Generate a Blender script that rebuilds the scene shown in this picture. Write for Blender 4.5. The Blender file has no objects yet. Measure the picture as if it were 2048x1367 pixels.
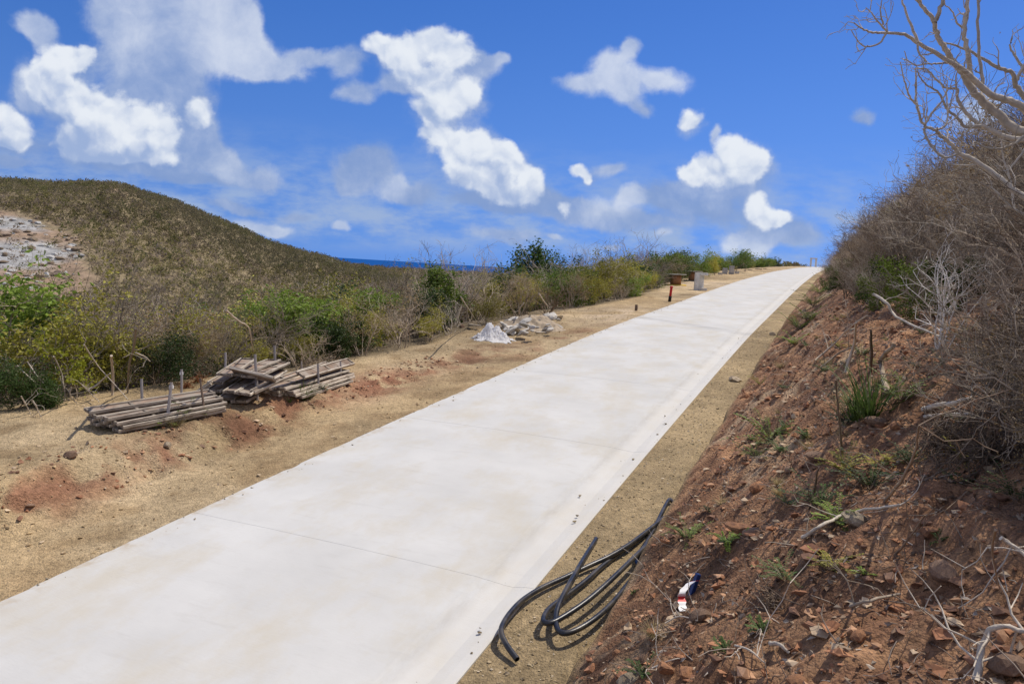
import bpy, bmesh, math, random
import numpy as np
from mathutils import Vector, Matrix, Quaternion

random.seed(11)
RNG = np.random.default_rng(11)
scene = bpy.context.scene
COL = scene.collection

# ------------------------------------------------------------------ camera
# the eye is the origin; +Y is the heading, +Z up; metres
FPX = 1560.0                                  # focal length in pixels of the 2048-wide photograph
ROLL, PITCH = math.radians(3.4), 0.0950573
def _view_to_world(X, F, Y):
    c, s = math.cos(PITCH), math.sin(PITCH)
    return np.array([X, F * c + Y * s, -F * s + Y * c])
def ray(px, py):
    """unit direction through a pixel of the photograph"""
    x, y = px - 1024.0, 683.5 - py
    c, s = math.cos(ROLL), math.sin(ROLL)
    v = _view_to_world(x * c - y * s, FPX, x * s + y * c)
    return v / np.linalg.norm(v)
cam_data = bpy.data.cameras.new("camera")
cam = bpy.data.objects.new("camera", cam_data)
COL.objects.link(cam)
scene.camera = cam
cam_data.sensor_width = 36.0
cam_data.lens = 36.0 * FPX / 2048.0
cam_data.clip_start = 0.05
cam_data.clip_end = 90000.0
_r = _view_to_world(math.cos(ROLL), 0, math.sin(ROLL))
_u = _view_to_world(-math.sin(ROLL), 0, math.cos(ROLL))
_f = _view_to_world(0, 1, 0)
_m = Matrix(((_r[0], _u[0], -_f[0], 0), (_r[1], _u[1], -_f[1], 0), (_r[2], _u[2], -_f[2], 0), (0, 0, 0, 1)))
cam.matrix_world = _m

# ------------------------------------------------------------------ view, sun, sky
scene.view_settings.view_transform = 'Standard'
scene.view_settings.look = 'None'
scene.view_settings.exposure = 0.0
scene.view_settings.gamma = 1.0
scene.cycles.max_bounces = 6
scene.cycles.diffuse_bounces = 3
scene.cycles.glossy_bounces = 2
scene.cycles.transparent_max_bounces = 6
scene.cycles.caustics_reflective = False
scene.cycles.caustics_refractive = False
SUN_AZ, SUN_EL = math.radians(57.0), math.radians(62.0)   # azimuth from the heading (+Y), positive to the right
SUN_DIR = Vector((math.sin(SUN_AZ) * math.cos(SUN_EL), math.cos(SUN_AZ) * math.cos(SUN_EL), math.sin(SUN_EL)))
sun_data = bpy.data.lights.new("sun", 'SUN')
sun_data.energy = 4.2
sun_data.angle = math.radians(0.53)
sun_data.color = (1.0, 0.92, 0.80)
sun = bpy.data.objects.new("sun", sun_data)
COL.objects.link(sun)
sun.rotation_euler = SUN_DIR.to_track_quat('Z', 'Y').to_euler()

world = bpy.data.worlds.new("World")
scene.world = world
world.use_nodes = True
world.cycles.sampling_method = 'MANUAL'
world.cycles.sample_map_resolution = 256
SKY_STRENGTH = 0.1
def build_sky():
    nt = world.node_tree
    N, L = nt.nodes, nt.links
    N.clear()
    def node(t, **kw):
        n = N.new(t)
        for k, v in kw.items():
            setattr(n, k, v)
        return n
    def setin(n, i, v):
        if hasattr(v, 'is_linked') or isinstance(v, bpy.types.NodeSocket):
            L.new(v, n.inputs[i])
        else:
            n.inputs[i].default_value = v
    def M(op, a, b=0.0, c=0.0, clamp=False):
        n = node('ShaderNodeMath', operation=op, use_clamp=clamp)
        setin(n, 0, a); setin(n, 1, b); setin(n, 2, c)
        return n.outputs[0]
    def V(op, a, b=(0, 0, 0), c=(0, 0, 0)):
        n = node('ShaderNodeVectorMath', operation=op)
        setin(n, 0, a); setin(n, 1, b)
        if op == 'MULTIPLY_ADD':
            setin(n, 2, c)
        return n.outputs['Value'] if op in ('LENGTH', 'DOT_PRODUCT') else n.outputs['Vector']
    def smooth(v, a, b, lo=0.0, hi=1.0):
        n = node('ShaderNodeMapRange', interpolation_type='SMOOTHSTEP')
        setin(n, 0, v); setin(n, 1, a); setin(n, 2, b); setin(n, 3, lo); setin(n, 4, hi)
        return n.outputs[0]
    def mixc(f, a, b):
        n = node('ShaderNodeMix', data_type='RGBA')
        setin(n, 0, f)
        setin(n, 6, a); setin(n, 7, b)
        return n.outputs[2]
    tc = node('ShaderNodeTexCoord')
    sky = node('ShaderNodeTexSky', sky_type='NISHITA')
    sq = node('ShaderNodeSeparateXYZ'); L.new(tc.outputs['Generated'], sq.inputs[0])
    cq = node('ShaderNodeCombineXYZ'); L.new(sq.outputs[0], cq.inputs[0]); L.new(sq.outputs[1], cq.inputs[1])
    L.new(M('MULTIPLY_ADD', M('MULTIPLY', sq.outputs[2], M('ABSOLUTE', sq.outputs[2])), 2.7, 0.24), cq.inputs[2])
    L.new(V('NORMALIZE', cq.outputs[0]), sky.inputs[0])
    sky.sun_disc = False
    sky.sun_elevation = SUN_EL
    sky.sun_rotation = SUN_AZ
    sky.altitude = 30.0
    sky.air_density = 1.0
    sky.dust_density = 0.2
    sky.ozone_density = 3.0
    hs = node('ShaderNodeHueSaturation')
    hs.inputs['Saturation'].default_value = 1.31
    hs.inputs['Value'].default_value = 1.27
    L.new(V('MULTIPLY', sky.outputs[0], (1.0, 0.90, 1.04)), hs.inputs['Color'])
    D = tc.outputs['Generated']
    sep = node('ShaderNodeSeparateXYZ'); L.new(D, sep.inputs[0])
    yy = M('MAXIMUM', sep.outputs[1], 0.05)
    comb = node('ShaderNodeCombineXYZ')
    L.new(M('DIVIDE', sep.outputs[0], yy), comb.inputs[0])
    L.new(M('DIVIDE', sep.outputs[2], yy), comb.inputs[1])
    P = comb.outputs[0]          # sky direction as (tangent of azimuth, tangent of height)
    # domain warp
    n1 = node('ShaderNodeTexNoise'); n1.inputs['Scale'].default_value = 9.0; n1.inputs['Detail'].default_value = 5.0; n1.inputs['Roughness'].default_value = 0.55
    L.new(P, n1.inputs['Vector'])
    warp = V('MULTIPLY_ADD', V('SUBTRACT', n1.outputs['Color'], (0.5, 0.5, 0.5)), (0.055, 0.055, 0.0), P)
    # cloud cover: a small float map computed here from the list of puffs (thickness, brightness, softness);
    # all the detail is added by the noise nodes around it
    U0, U1, V0, V1, nu, nv = -0.95, 0.95, -0.05, 0.70, 1216, 480
    uu, vv = np.meshgrid(U0 + (np.arange(nu) + 0.5) / nu * (U1 - U0), V0 + (np.arange(nv) + 0.5) / nv * (V1 - V0))
    acc = np.zeros((nv, nu, 4), np.float32)     # crisp thickness, soft thickness, crisp brightness, soft brightness
    def blob(px, py, rx, ry, br, crisp, wt=1.0):
        r = ray(px, py)
        u, v = r[0] / r[1], r[2] / r[1]
        kk = math.sqrt(u * u + v * v + 1.0)
        ru, rv = 1.45 * rx / FPX * kk, 1.45 * ry / FPX * kk
        q = np.clip(1.0 - np.sqrt(((uu - u) / ru) ** 2 + ((vv - v) / rv) ** 2), 0, 1)
        w = q * q * (3 - 2 * q) * wt
        acc[..., 0 if crisp else 1] += w
        acc[..., 2 if crisp else 3] += w * br
    for (px, py, rx, ry, br, so) in CLOUDS:
        if so < 0.32:
            blob(px, py, rx, ry, br, True)
            blob(px + .15 * rx, py + .36 * ry, rx * 1.5, ry * 1.45, br - .34, False, .55)
        else:
            blob(px, py, rx * 1.12, ry * 1.12, br, False, 1.25)
    px4 = acc.copy()
    px4[..., 2] /= np.maximum(acc[..., 0], 1e-4)
    px4[..., 3] /= np.maximum(acc[..., 1], 1e-4)
    cover = bpy.data.images.new("cloud_cover", nu, nv, alpha=True, float_buffer=True, is_data=True)
    cover.alpha_mode = 'CHANNEL_PACKED'
    cover.pixels.foreach_set(px4.ravel())
    cover.pack()
    def lookup(du, dv):
        n = node('ShaderNodeTexImage', image=cover, interpolation='Linear', extension='CLIP')
        L.new(V('MULTIPLY_ADD', warp, (1 / (U1 - U0), 1 / (V1 - V0), 0), ((du - U0) / (U1 - U0), (dv - V0) / (V1 - V0), 0)), n.inputs[0])
        s_ = node('ShaderNodeSeparateColor'); L.new(n.outputs[0], s_.inputs[0])
        return s_.outputs[0], s_.outputs[1], s_.outputs[2], n.outputs[1]
    WH, WS, BH, BS = lookup(0.0, 0.0)
    # puffs: billow noise, evaluated twice so that each puff gets a sunward and a shaded side
    def puffs(vec):
        vo = node('ShaderNodeTexVoronoi', feature='F1', voronoi_dimensions='2D')
        vo.inputs['Scale'].default_value = 23.0
        vo.inputs['Detail'].default_value = 1.6
        vo.inputs['Roughness'].default_value = 0.5
        vo.inputs['Lacunarity'].default_value = 2.2
        vo.normalize = True
        L.new(vec, vo.inputs['Vector'])
        return vo.outputs['Distance']
    n2 = node('ShaderNodeTexNoise'); n2.inputs['Scale'].default_value = 55.0; n2.inputs['Detail'].default_value = 7.0; n2.inputs['Roughness'].default_value = 0.62
    L.new(P, n2.inputs['Vector'])
    n5 = node('ShaderNodeTexNoise'); n5.inputs['Scale'].default_value = 17.0; n5.inputs['Detail'].default_value = 6.0; n5.inputs['Roughness'].default_value = 0.6
    L.new(warp, n5.inputs['Vector'])
    pw = V('MULTIPLY_ADD', V('SUBTRACT', n2.outputs['Color'], (0.5, 0.5, 0.5)), (0.014, 0.014, 0.0), warp)
    b0 = puffs(pw)
    b1 = puffs(V('ADD', pw, (0.004, 0.011, 0.0)))
    fine = M('SUBTRACT', n2.outputs[0], 0.5)
    coarse = M('SUBTRACT', n5.outputs[0], 0.5)
    # soft grey layer
    ds = M('ADD', M('MULTIPLY_ADD', coarse, 1.5, WS), M('MULTIPLY', fine, 0.35))
    a_s = M('MULTIPLY', M('MULTIPLY', smooth(ds, 0.12, 1.05), smooth(WS, 0.02, 0.25)), 0.86)
    s_s = smooth(M('ADD', M('MULTIPLY_ADD', coarse, 0.75, BS), M('MULTIPLY', fine, 0.12)), 0.46, 1.14)
    k = 1.0 / SKY_STRENGTH
    c_s = mixc(s_s, (0.235 * k, 0.345 * k, 0.61 * k, 1), (0.72 * k, 0.775 * k, 0.88 * k, 1))
    # crisp sunlit layer; thick cloud above a point keeps the sun off it
    dh = M('ADD', M('MULTIPLY_ADD', M('SUBTRACT', 0.42, b0), 1.25, WH), M('MULTIPLY_ADD', fine, 0.55, M('MULTIPLY', coarse, 0.5)))
    a_h = M('MULTIPLY', smooth(dh, 0.34, 0.92), smooth(WH, 0.02, 0.22))
    above = lookup(0.010, 0.036)[0]
    lit = M('ADD', M('MULTIPLY_ADD', M('SUBTRACT', b1, b0), 1.25, BH), M('MULTIPLY_ADD', fine, 0.05, M('MULTIPLY', coarse, 0.55)))
    lit = M('SUBTRACT', lit, M('MULTIPLY', smooth(above, 0.25, 2.0), 0.40))
    c_h = mixc(smooth(lit, 0.30, 1.16), (0.33 * k, 0.44 * k, 0.69 * k, 1), (0.80 * k, 0.845 * k, 0.915 * k, 1))
    # thin high streaks low over the sea
    band = M('MULTIPLY', smooth(sep.outputs[2], 0.0, 0.04), smooth(sep.outputs[2], 0.05, 0.17, 1.0, 0.0))
    n3 = node('ShaderNodeTexNoise'); n3.inputs['Scale'].default_value = 9.0; n3.inputs['Detail'].default_value = 6.0; n3.inputs['Roughness'].default_value = 0.6
    L.new(V('MULTIPLY', P, (1.3, 3.4, 1.0)), n3.inputs['Vector'])
    streak = M('MULTIPLY', M('MULTIPLY', smooth(n3.outputs[0], 0.34, 0.66), band), 0.85)
    base = mixc(streak, hs.outputs[0], (0.36 * k, 0.47 * k, 0.68 * k, 1))
    front = smooth(sep.outputs[1], 0.05, 0.25)
    up = smooth(sep.outputs[2], -0.01, 0.012)
    # broken cloud added to the unseen sky, whitening and lifting the fill light
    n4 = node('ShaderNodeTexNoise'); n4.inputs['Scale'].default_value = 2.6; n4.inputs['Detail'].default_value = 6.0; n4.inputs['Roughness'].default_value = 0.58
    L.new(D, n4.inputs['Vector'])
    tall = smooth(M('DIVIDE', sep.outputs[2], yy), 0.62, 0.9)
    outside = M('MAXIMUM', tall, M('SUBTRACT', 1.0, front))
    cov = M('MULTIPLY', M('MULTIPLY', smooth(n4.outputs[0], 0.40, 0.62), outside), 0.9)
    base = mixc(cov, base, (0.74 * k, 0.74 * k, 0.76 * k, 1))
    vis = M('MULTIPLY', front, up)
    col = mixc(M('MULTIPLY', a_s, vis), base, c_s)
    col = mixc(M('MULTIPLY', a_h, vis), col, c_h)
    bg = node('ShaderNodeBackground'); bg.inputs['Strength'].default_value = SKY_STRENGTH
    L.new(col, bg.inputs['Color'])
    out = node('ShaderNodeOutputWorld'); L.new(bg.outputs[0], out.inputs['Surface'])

def _cl(rows, sc, ox=0.0):
    return [(ox + x / sc, y / sc, a / sc, b / sc, br, so) for (x, y, a, b, br, so) in rows]
# cumulus puffs: place and size in photograph pixels, brightness, softness
CLOUDS = _cl([
    (240, 215, 95, 68, .98, .05), (290, 190, 50, 45, 1, 0), (170, 310, 90, 60, .84, .2), (100, 340, 45, 50, .78, .5),
    (260, 360, 85, 60, .97, 0), (330, 400, 110, 85, 1, 0), (400, 460, 110, 85, 1, 0), (480, 520, 110, 70, .97, 0),
    (565, 465, 75, 70, .99, 0), (600, 525, 75, 55, .93, .05), (300, 520, 110, 65, .76, .3), (400, 570, 140, 38, .70, .3), (540, 575, 120, 32, .70, .3),
    (45, 465, 65, 65, .86, .1), (0, 440, 50, 60, .92, 0), (30, 520, 70, 20, .68, .3),
    (110, 80, 55, 38, .80, .45), (155, 125, 45, 42, .76, .5),
    (740, 410, 60, 60, .82, .3), (750, 490, 65, 65, .74, .4), (820, 580, 55, 50, .80, .35), (870, 625, 50, 42, .74, .4), (730, 665, 110, 22, .42, .4),
    (960, 660, 75, 40, .66, .55),
    (430, 30, 110, 80, .76, .8), (540, 50, 130, 90, .74, .85), (640, 60, 140, 100, .82, .8), (760, 80, 140, 110, .92, .6), (860, 160, 120, 90, .95, .55), (940, 210, 110, 65, .9, .65),
    (1050, 250, 110, 45, .80, .85), (1170, 195, 80, 30, .74, .95), (900, 60, 60, 70, .85, .7),
    (540, 190, 160, 110, .72, .95), (620, 310, 140, 100, .64, .95), (560, 400, 130, 100, .62, .95), (690, 560, 140, 80, .58, .8),
    (1390, 165, 60, 38, .96, .1), (1480, 195, 90, 60, .94, .05), (1590, 150, 85, 52, .99, 0), (1675, 155, 80, 60, 1, 0), (1710, 215, 55, 55, .97, 0), (1560, 265, 110, 60, .88, .15), (1490, 310, 90, 35, .70, .8),
    (1625, 310, 55, 65, .97, 0), (1740, 340, 58, 52, 1, 0), (1650, 390, 110, 72, 1, 0), (1590, 420, 60, 50, .95, .05),
    (1600, 500, 60, 50, .97, 0), (1680, 540, 110, 72, 1, 0), (1785, 540, 62, 60, 1, 0), (1880, 560, 62, 55, 1, 0), (1900, 620, 75, 55, .96, 0), (1760, 630, 120, 70, .93, .05), (1810, 705, 120, 50, .82, .25), (1990, 670, 52, 50, .95, .05), (1940, 735, 90, 40, .76, .3),
    (1850, 760, 150, 22, .50, .6),
    (1350, 650, 120, 70, .60, .9), (1290, 690, 50, 55, .76, .6), (1480, 700, 45, 42, .80, .5), (1555, 725, 75, 35, .54, .6), (1380, 590, 80, 50, .56, .95),
    (1335, 350, 60, 45, .66, .9), (1290, 230, 50, 50, .72, .9), (1860, 240, 40, 22, .82, .7), (1780, 260, 70, 40, .72, .9),
    (960, 830, 80, 26, .78, .6), (1050, 840, 60, 22, .82, .6), (1280, 850, 34, 18, .78, .6), (880, 765, 110, 22, .58, .9), (1110, 790, 70, 18, .6, .9), (40, 600, 60, 20, .5, .95),
], 1.862) + _cl([
    (400, 310, 110, 40, .84, .7), (520, 240, 90, 60, .92, .45), (590, 165, 36, 36, .74, .8), (690, 290, 90, 50, .95, .4), (565, 340, 50, 55, .86, .5), (620, 400, 45, 36, .76, .7),
    (812, 432, 46, 46, .94, .2),
    (912, 505, 18, 40, .86, .35), (860, 600, 60, 45, .98, 0), (805, 640, 55, 42, .93, .05), (985, 570, 70, 62, .99, 0), (1030, 625, 55, 60, .95, .05), (945, 660, 120, 50, .90, .15), (880, 705, 110, 30, .70, .6),
    (860, 775, 160, 60, .54, .85), (690, 730, 90, 55, .58, .9),
    (1045, 765, 46, 48, 1, 0), (1095, 812, 65, 40, .97, .05), (1160, 815, 48, 26, .92, .15), (1080, 862, 90, 32, .72, .6), (1200, 865, 110, 34, .58, .9),
    (400, 648, 38, 26, .94, .2), (425, 680, 24, 24, .88, .25), (498, 640, 50, 30, .72, .8), (585, 742, 48, 34, .84, .4), (450, 790, 110, 45, .82, .4), (330, 775, 32, 30, .92, .2), (600, 830, 170, 36, .58, .95),
    (955, 885, 46, 42, .92, .4), (1050, 905, 46, 28, .82, .5), (280, 760, 120, 40, .58, .95), (120, 870, 120, 30, .66, .9), (290, 880, 30, 14, .78, .5), (500, 915, 40, 16, .76, .6), (700, 880, 30, 14, .8, .6),
    (1450, 440, 40, 28, .62, 1.0), (1900, 400, 110, 70, .70, .9),
], 1.865, 950.0)
build_sky()

# ------------------------------------------------------------------ helpers
ROAD_AZ = 0.39166962                     # the road's heading, to the right of the camera's
SA, CA = math.sin(ROAD_AZ), math.cos(ROAD_AZ)
ROAD_L, ROAD_R = -7.15, -2.59            # the slab's edges, metres across the road frame
def st_of(x, y):
    return x * SA + y * CA, x * CA - y * SA
def xy_of(s, t):
    return s * SA + t * CA, s * CA - t * SA
_TAB = RNG.random((16, 256, 256)).astype(np.float32)
def vnoise(x, y, seed=0):
    x = np.asarray(x, float); y = np.asarray(y, float)
    xi = np.floor(x); yi = np.floor(y)
    fx, fy = x - xi, y - yi
    fx = fx * fx * (3 - 2 * fx); fy = fy * fy * (3 - 2 * fy)
    i0 = xi.astype(np.int64) & 255; j0 = yi.astype(np.int64) & 255
    i1 = (i0 + 1) & 255; j1 = (j0 + 1) & 255
    T = _TAB[seed & 15]
    return (T[i0, j0] * (1 - fx) + T[i1, j0] * fx) * (1 - fy) + (T[i0, j1] * (1 - fx) + T[i1, j1] * fx) * fy
def fbm(x, y, octs=4, seed=0, gain=0.5):
    a, tot, out = 1.0, 0.0, 0.0
    for o in range(octs):
        k = 2.03 ** o
        out = out + a * vnoise(x * k + 17.3 * o, y * k - 9.1 * o, seed + o); tot += a; a *= gain
    return out / tot
def sstep(v, a, b):
    q = np.clip((v - a) / (b - a), 0, 1)
    return q * q * (3 - 2 * q)

# ------------------------------------------------------------------ the lie of the land
_RS = np.array([-400, -60, -10, 0, 10, 20, 27, 32.4, 47.3, 61.8, 92, 106, 140, 200, 260, 310, 340, 400, 600, 900])
_RZ = np.array([-38, -9.26, -4.79, -3.9, -3.007, -2.25, -1.77, -1.50, -.72, 0.0, 1.22, 1.66, 2.7, 4.3, 5.75, 6.7, 6.8, 2.5, -30, -75])
_fs = np.arange(-420, 900, 1.0)
_fz = np.interp(_fs, _RS, _RZ)
_k = np.hanning(13); _k /= _k.sum()
_fz = np.convolve(np.pad(_fz, 6, mode='edge'), _k, mode='valid')
def road_z(s):
    return np.interp(s, _fs, _fz)
_VS = np.array([-60, 0, 9, 11, 13, 17, 20, 26, 30, 38, 48, 62, 80, 110, 150, 220, 300])
_VT = np.array([-13.2, -13, -12.7, -12.1, -11.3, -11.0, -10.7, -10.9, -10.2, -9.6, -10.0, -11.5, -12.0, -12.2, -11.5, -11, -11])
def veg_line(s):                         # where the cleared shoulder gives way to scrub
    return np.interp(s, _VS, _VT)
# skyline of the hill across the valley, read as directions
_HP = [(-260, 420), (-120, 385), (0, 361), (80, 367), (130, 370), (180, 367), (240, 372), (300, 391), (370, 412), (420, 434), (480, 457), (540, 486), (600, 504), (650, 515), (690, 529), (730, 535), (800, 540), (900, 545), (1010, 552), (1120, 566)]
_HAZ = np.array([math.atan2(ray(*q)[0], ray(*q)[1]) for q in _HP])
_HEL = np.array([ray(*q)[2] / math.hypot(ray(*q)[0], ray(*q)[1]) for q in _HP])
HILL_R = 560.0
SEA_Z = -62.0
def terrain_z(x, y, detail=True):
    x = np.asarray(x, float); y = np.asarray(y, float)
    s, t = st_of(x, y)
    R = np.hypot(x, y)
    az = np.arctan2(x, y)
    zr = road_z(s)
    tv = veg_line(s) + 0.5 * (fbm(s * 0.5, s * 0 + 3.3, 3, 5) - 0.5)
    wob = fbm(s * 0.9, t * 0.25, 3, 2) - 0.5
    # cleared shoulder left of the slab: wheel track, then a low cut with the flat above it
    p = np.full_like(s, -0.012)
    lt = np.clip(ROAD_L - t, 0, None)
    p = np.where(t < ROAD_L, -0.012 - 0.03 * lt, p)
    hcut = 0.34 * (1 - sstep(s, 11.0, 16.0)) + 0.06
    cut = -8.75 + 0.5 * wob
    p = p + np.where(t < ROAD_L, hcut * sstep(-t, -cut - 0.15, -cut + 0.75 + 0.5 * np.abs(wob)), 0)
    # beyond the scrub line the ground drops into the valley
    d = np.clip(tv - t, 0, None)
    p = p - 0.10 * np.minimum(d, 4) - 0.165 * np.clip(d - 2, 0, 190)
    # right: verge, raw cut face, bank
    tb = -1.70 + 0.10 * (fbm(s * 1.3, s * 0 + 8.8, 3, 7) - 0.5)
    bank = 0.40 * sstep(t, tb, tb + 0.16) + np.where(t > tb, 1.0, 0) * (
        0.86 * np.clip(np.minimum(t, 0) - tb, 0, None) * 0.95 + 0.60 * np.clip(np.minimum(t, 6), 0, None) + 0.28 * np.clip(np.minimum(t, 34) - 6, 0, None))
    bank = bank * (1 - 0.35 * sstep(s, 40, 130))
    p = np.where(t > -1.9, p + bank, p)
    # loose soil creeps a little way over the slab's edges
    sp = fbm(s * 2.3, s * 0 + 1.7, 4, 14)
    spl = .012 * (sp - .40) - .10 * (t - ROAD_L)
    spr = .030 * (fbm(s * 2.1, s * 0 + 6.7, 4, 15) - .62) - .16 * (ROAD_R - t)
    p = np.where(t >= ROAD_L, np.where(t < -5, np.maximum(spl, -.13), np.where(t <= ROAD_R, np.maximum(spr, -.13), p)), p)
    z = zr + p
    if detail:
        onroad = (t > ROAD_L - 0.03) & (t < ROAD_R + 0.03)
        leftz = sstep(-t, -ROAD_L + 0.15, -ROAD_L + 1.2)
        n1 = fbm(x * 0.55, y * 0.55, 4, 1) - 0.5
        n2 = fbm(x * 2.6, y * 2.6, 3, 3) - 0.5
        n3 = fbm(x * 8.0, y * 8.0, 2, 9) - 0.5
        oncut = np.exp(-((t - cut + 0.25) / 0.55) ** 2) * (1 - sstep(s, 13, 20)) * (t < ROAD_L)
        amp_l = leftz * (0.12 * n1 + 0.05 * n2 + 0.02 * n3 + oncut * (0.22 * n2 + 0.10 * n3))
        rightz = sstep(t, tb + 0.02, tb + 0.35)
        n4 = fbm(x * 1.3 + 5, y * 1.3, 4, 11) - 0.5
        amp_r = rightz * (0.34 * n4 + 0.15 * n2 + 0.11 * n3) + sstep(t, ROAD_R + 0.1, ROAD_R + 0.5) * (0.03 * n2 + 0.015 * n3)
        z = z + np.where(onroad, 0, np.where(t < ROAD_L, amp_l, amp_r))
        z = z + sstep(R, 40, 150) * sstep(np.abs(t + 4), 10, 30) * 1.6 * (fbm(x * 0.02, y * 0.02, 4, 4) - 0.5)
    # the ridge falls to the sea
    away = sstep(-t, 18, 60) * sstep(R, 150, 420)
    z = z - 48 * away
    z = np.where(t > 60, z - 0.12 * (t - 60), z)
    z = np.minimum(z, 30)
    # hill across the valley
    el = np.interp(az, _HAZ, _HEL)
    hz = HILL_R * el
    foot = -34.0
    rise = sstep(R, 190, HILL_R)
    gul = 0.0
    if detail:
        gul = 9.0 * (fbm(az * 14 + R * 0.004, R * 0.006, 4, 6) - 0.5) * np.sin(np.clip((R - 190) / (HILL_R - 190), 0, 1) * math.pi)
    inside = sstep(-az, -_HAZ[-1], -_HAZ[-1] + 0.03)
    h = foot + (hz - foot) * (0.25 * np.clip((R - 190) / (HILL_R - 190), 0, 1) + 0.75 * rise) + gul
    h = np.where(R > HILL_R, hz - (R - HILL_R) * 0.35, h)
    h = np.where((R > 170) & (y > 0) & (inside > 0), h * inside + (-90) * (1 - inside), -200)
    z = np.maximum(z, h)
    far = sstep(R, 800, 1500)
    return z * (1 - far) + (SEA_Z - 25) * far
def tz(x, y):
    return float(terrain_z(np.array([x]), np.array([y]))[0])
def ground_at(px, py, lift=0.0, rmin=2.5, rmax=900.0):
    """the point of the ground that shows at a pixel of the photograph (first hit along the sight line)"""
    d = ray(px, py)
    k = np.geomspace(rmin, rmax, 5000)
    gap = d[2] * k - terrain_z(d[0] * k, d[1] * k) - lift
    hit = np.nonzero(gap < 0)[0]
    i = hit[0] if len(hit) else len(k) - 1
    kk = k[i]
    if i > 0 and len(hit):
        g0, g1 = gap[i - 1], gap[i]
        kk = k[i - 1] + (k[i] - k[i - 1]) * g0 / (g0 - g1)
    return Vector((d[0] * kk, d[1] * kk, d[2] * kk - lift)), kk

# ------------------------------------------------------------------ materials
def new_mat(name):
    m = bpy.data.materials.new(name); m.use_nodes = True
    nt = m.node_tree
    b = nt.nodes.get('Principled BSDF')
    return m, nt, b
def plain_mat(name, col, rough=0.85, var=0.25, scale=20.0, bump=0.0, bscale=60.0, spec=0.3, rnd=0.0, metallic=0.0, stretch=None, dark=None, attr=None, trans=0.0):
    """a base colour broken up by noise, with optional bump, per-object variation and (for leaves) translucency"""
    m, nt, b = new_mat(name)
    N, L = nt.nodes, nt.links
    tc = N.new('ShaderNodeTexCoord')
    vec = tc.outputs['Object']
    if stretch:
        mp = N.new('ShaderNodeMapping'); mp.inputs['Scale'].default_value = stretch
        L.new(vec, mp.inputs['Vector']); vec = mp.outputs['Vector']
    n = N.new('ShaderNodeTexNoise'); n.inputs['Scale'].default_value = scale; n.inputs['Detail'].default_value = 6; n.inputs['Roughness'].default_value = 0.65
    L.new(vec, n.inputs['Vector'])
    mr = N.new('ShaderNodeMapRange'); mr.inputs[1].default_value = 0.25; mr.inputs[2].default_value = 0.75
    mr.inputs[3].default_value = 1 - var; mr.inputs[4].default_value = 1 + var
    L.new(n.outputs['Fac'], mr.inputs[0])
    val = mr.outputs[0]
    if rnd:
        oi = N.new('ShaderNodeObjectInfo')
        r2 = N.new('ShaderNodeMapRange'); r2.inputs[3].default_value = 1 - rnd; r2.inputs[4].default_value = 1 + rnd
        L.new(oi.outputs['Random'], r2.inputs[0])
        mm = N.new('ShaderNodeMath'); mm.operation = 'MULTIPLY'
        L.new(val, mm.inputs[0]); L.new(r2.outputs[0], mm.inputs[1]); val = mm.outputs[0]
    vm = N.new('ShaderNodeVectorMath'); vm.operation = 'SCALE'
    if attr:
        at = N.new('ShaderNodeAttribute'); at.attribute_name = attr
        L.new(at.outputs['Color'], vm.inputs[0])
    else:
        vm.inputs[0].default_value = col
    L.new(val, vm.inputs['Scale'])
    csock = vm.outputs['Vector']
    if dark:
        n2 = N.new('ShaderNodeTexNoise'); n2.inputs['Scale'].default_value = scale * 0.35; n2.inputs['Detail'].default_value = 5
        L.new(vec, n2.inputs['Vector'])
        ra = N.new('ShaderNodeMapRange'); ra.inputs[1].default_value = 0.45; ra.inputs[2].default_value = 0.62
        L.new(n2.outputs['Fac'], ra.inputs[0])
        mx = N.new('ShaderNodeMix'); mx.data_type = 'RGBA'
        L.new(ra.outputs[0], mx.inputs[0]); L.new(csock, mx.inputs[6]); mx.inputs[7].default_value = (*dark, 1)
        csock = mx.outputs[2]
    L.new(csock, b.inputs['Base Color'])
    b.inputs['Roughness'].default_value = rough
    b.inputs['Specular IOR Level'].default_value = spec
    b.inputs['Metallic'].default_value = metallic
    if bump:
        nb = N.new('ShaderNodeTexNoise'); nb.inputs['Scale'].default_value = bscale; nb.inputs['Detail'].default_value = 5
        L.new(vec, nb.inputs['Vector'])
        bp = N.new('ShaderNodeBump'); bp.inputs['Strength'].default_value = bump; bp.inputs['Distance'].default_value = 0.02
        L.new(nb.outputs['Fac'], bp.inputs['Height']); L.new(bp.outputs['Normal'], b.inputs['Normal'])
    if trans:
        tr = N.new('ShaderNodeBsdfTranslucent'); L.new(csock, tr.inputs['Color'])
        ms = N.new('ShaderNodeMixShader'); ms.inputs[0].default_value = trans
        L.new(b.outputs[0], ms.inputs[1]); L.new(tr.outputs[0], ms.inputs[2])
        L.new(ms.outputs[0], nt.nodes['Material Output'].inputs['Surface'])
    return m

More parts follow.
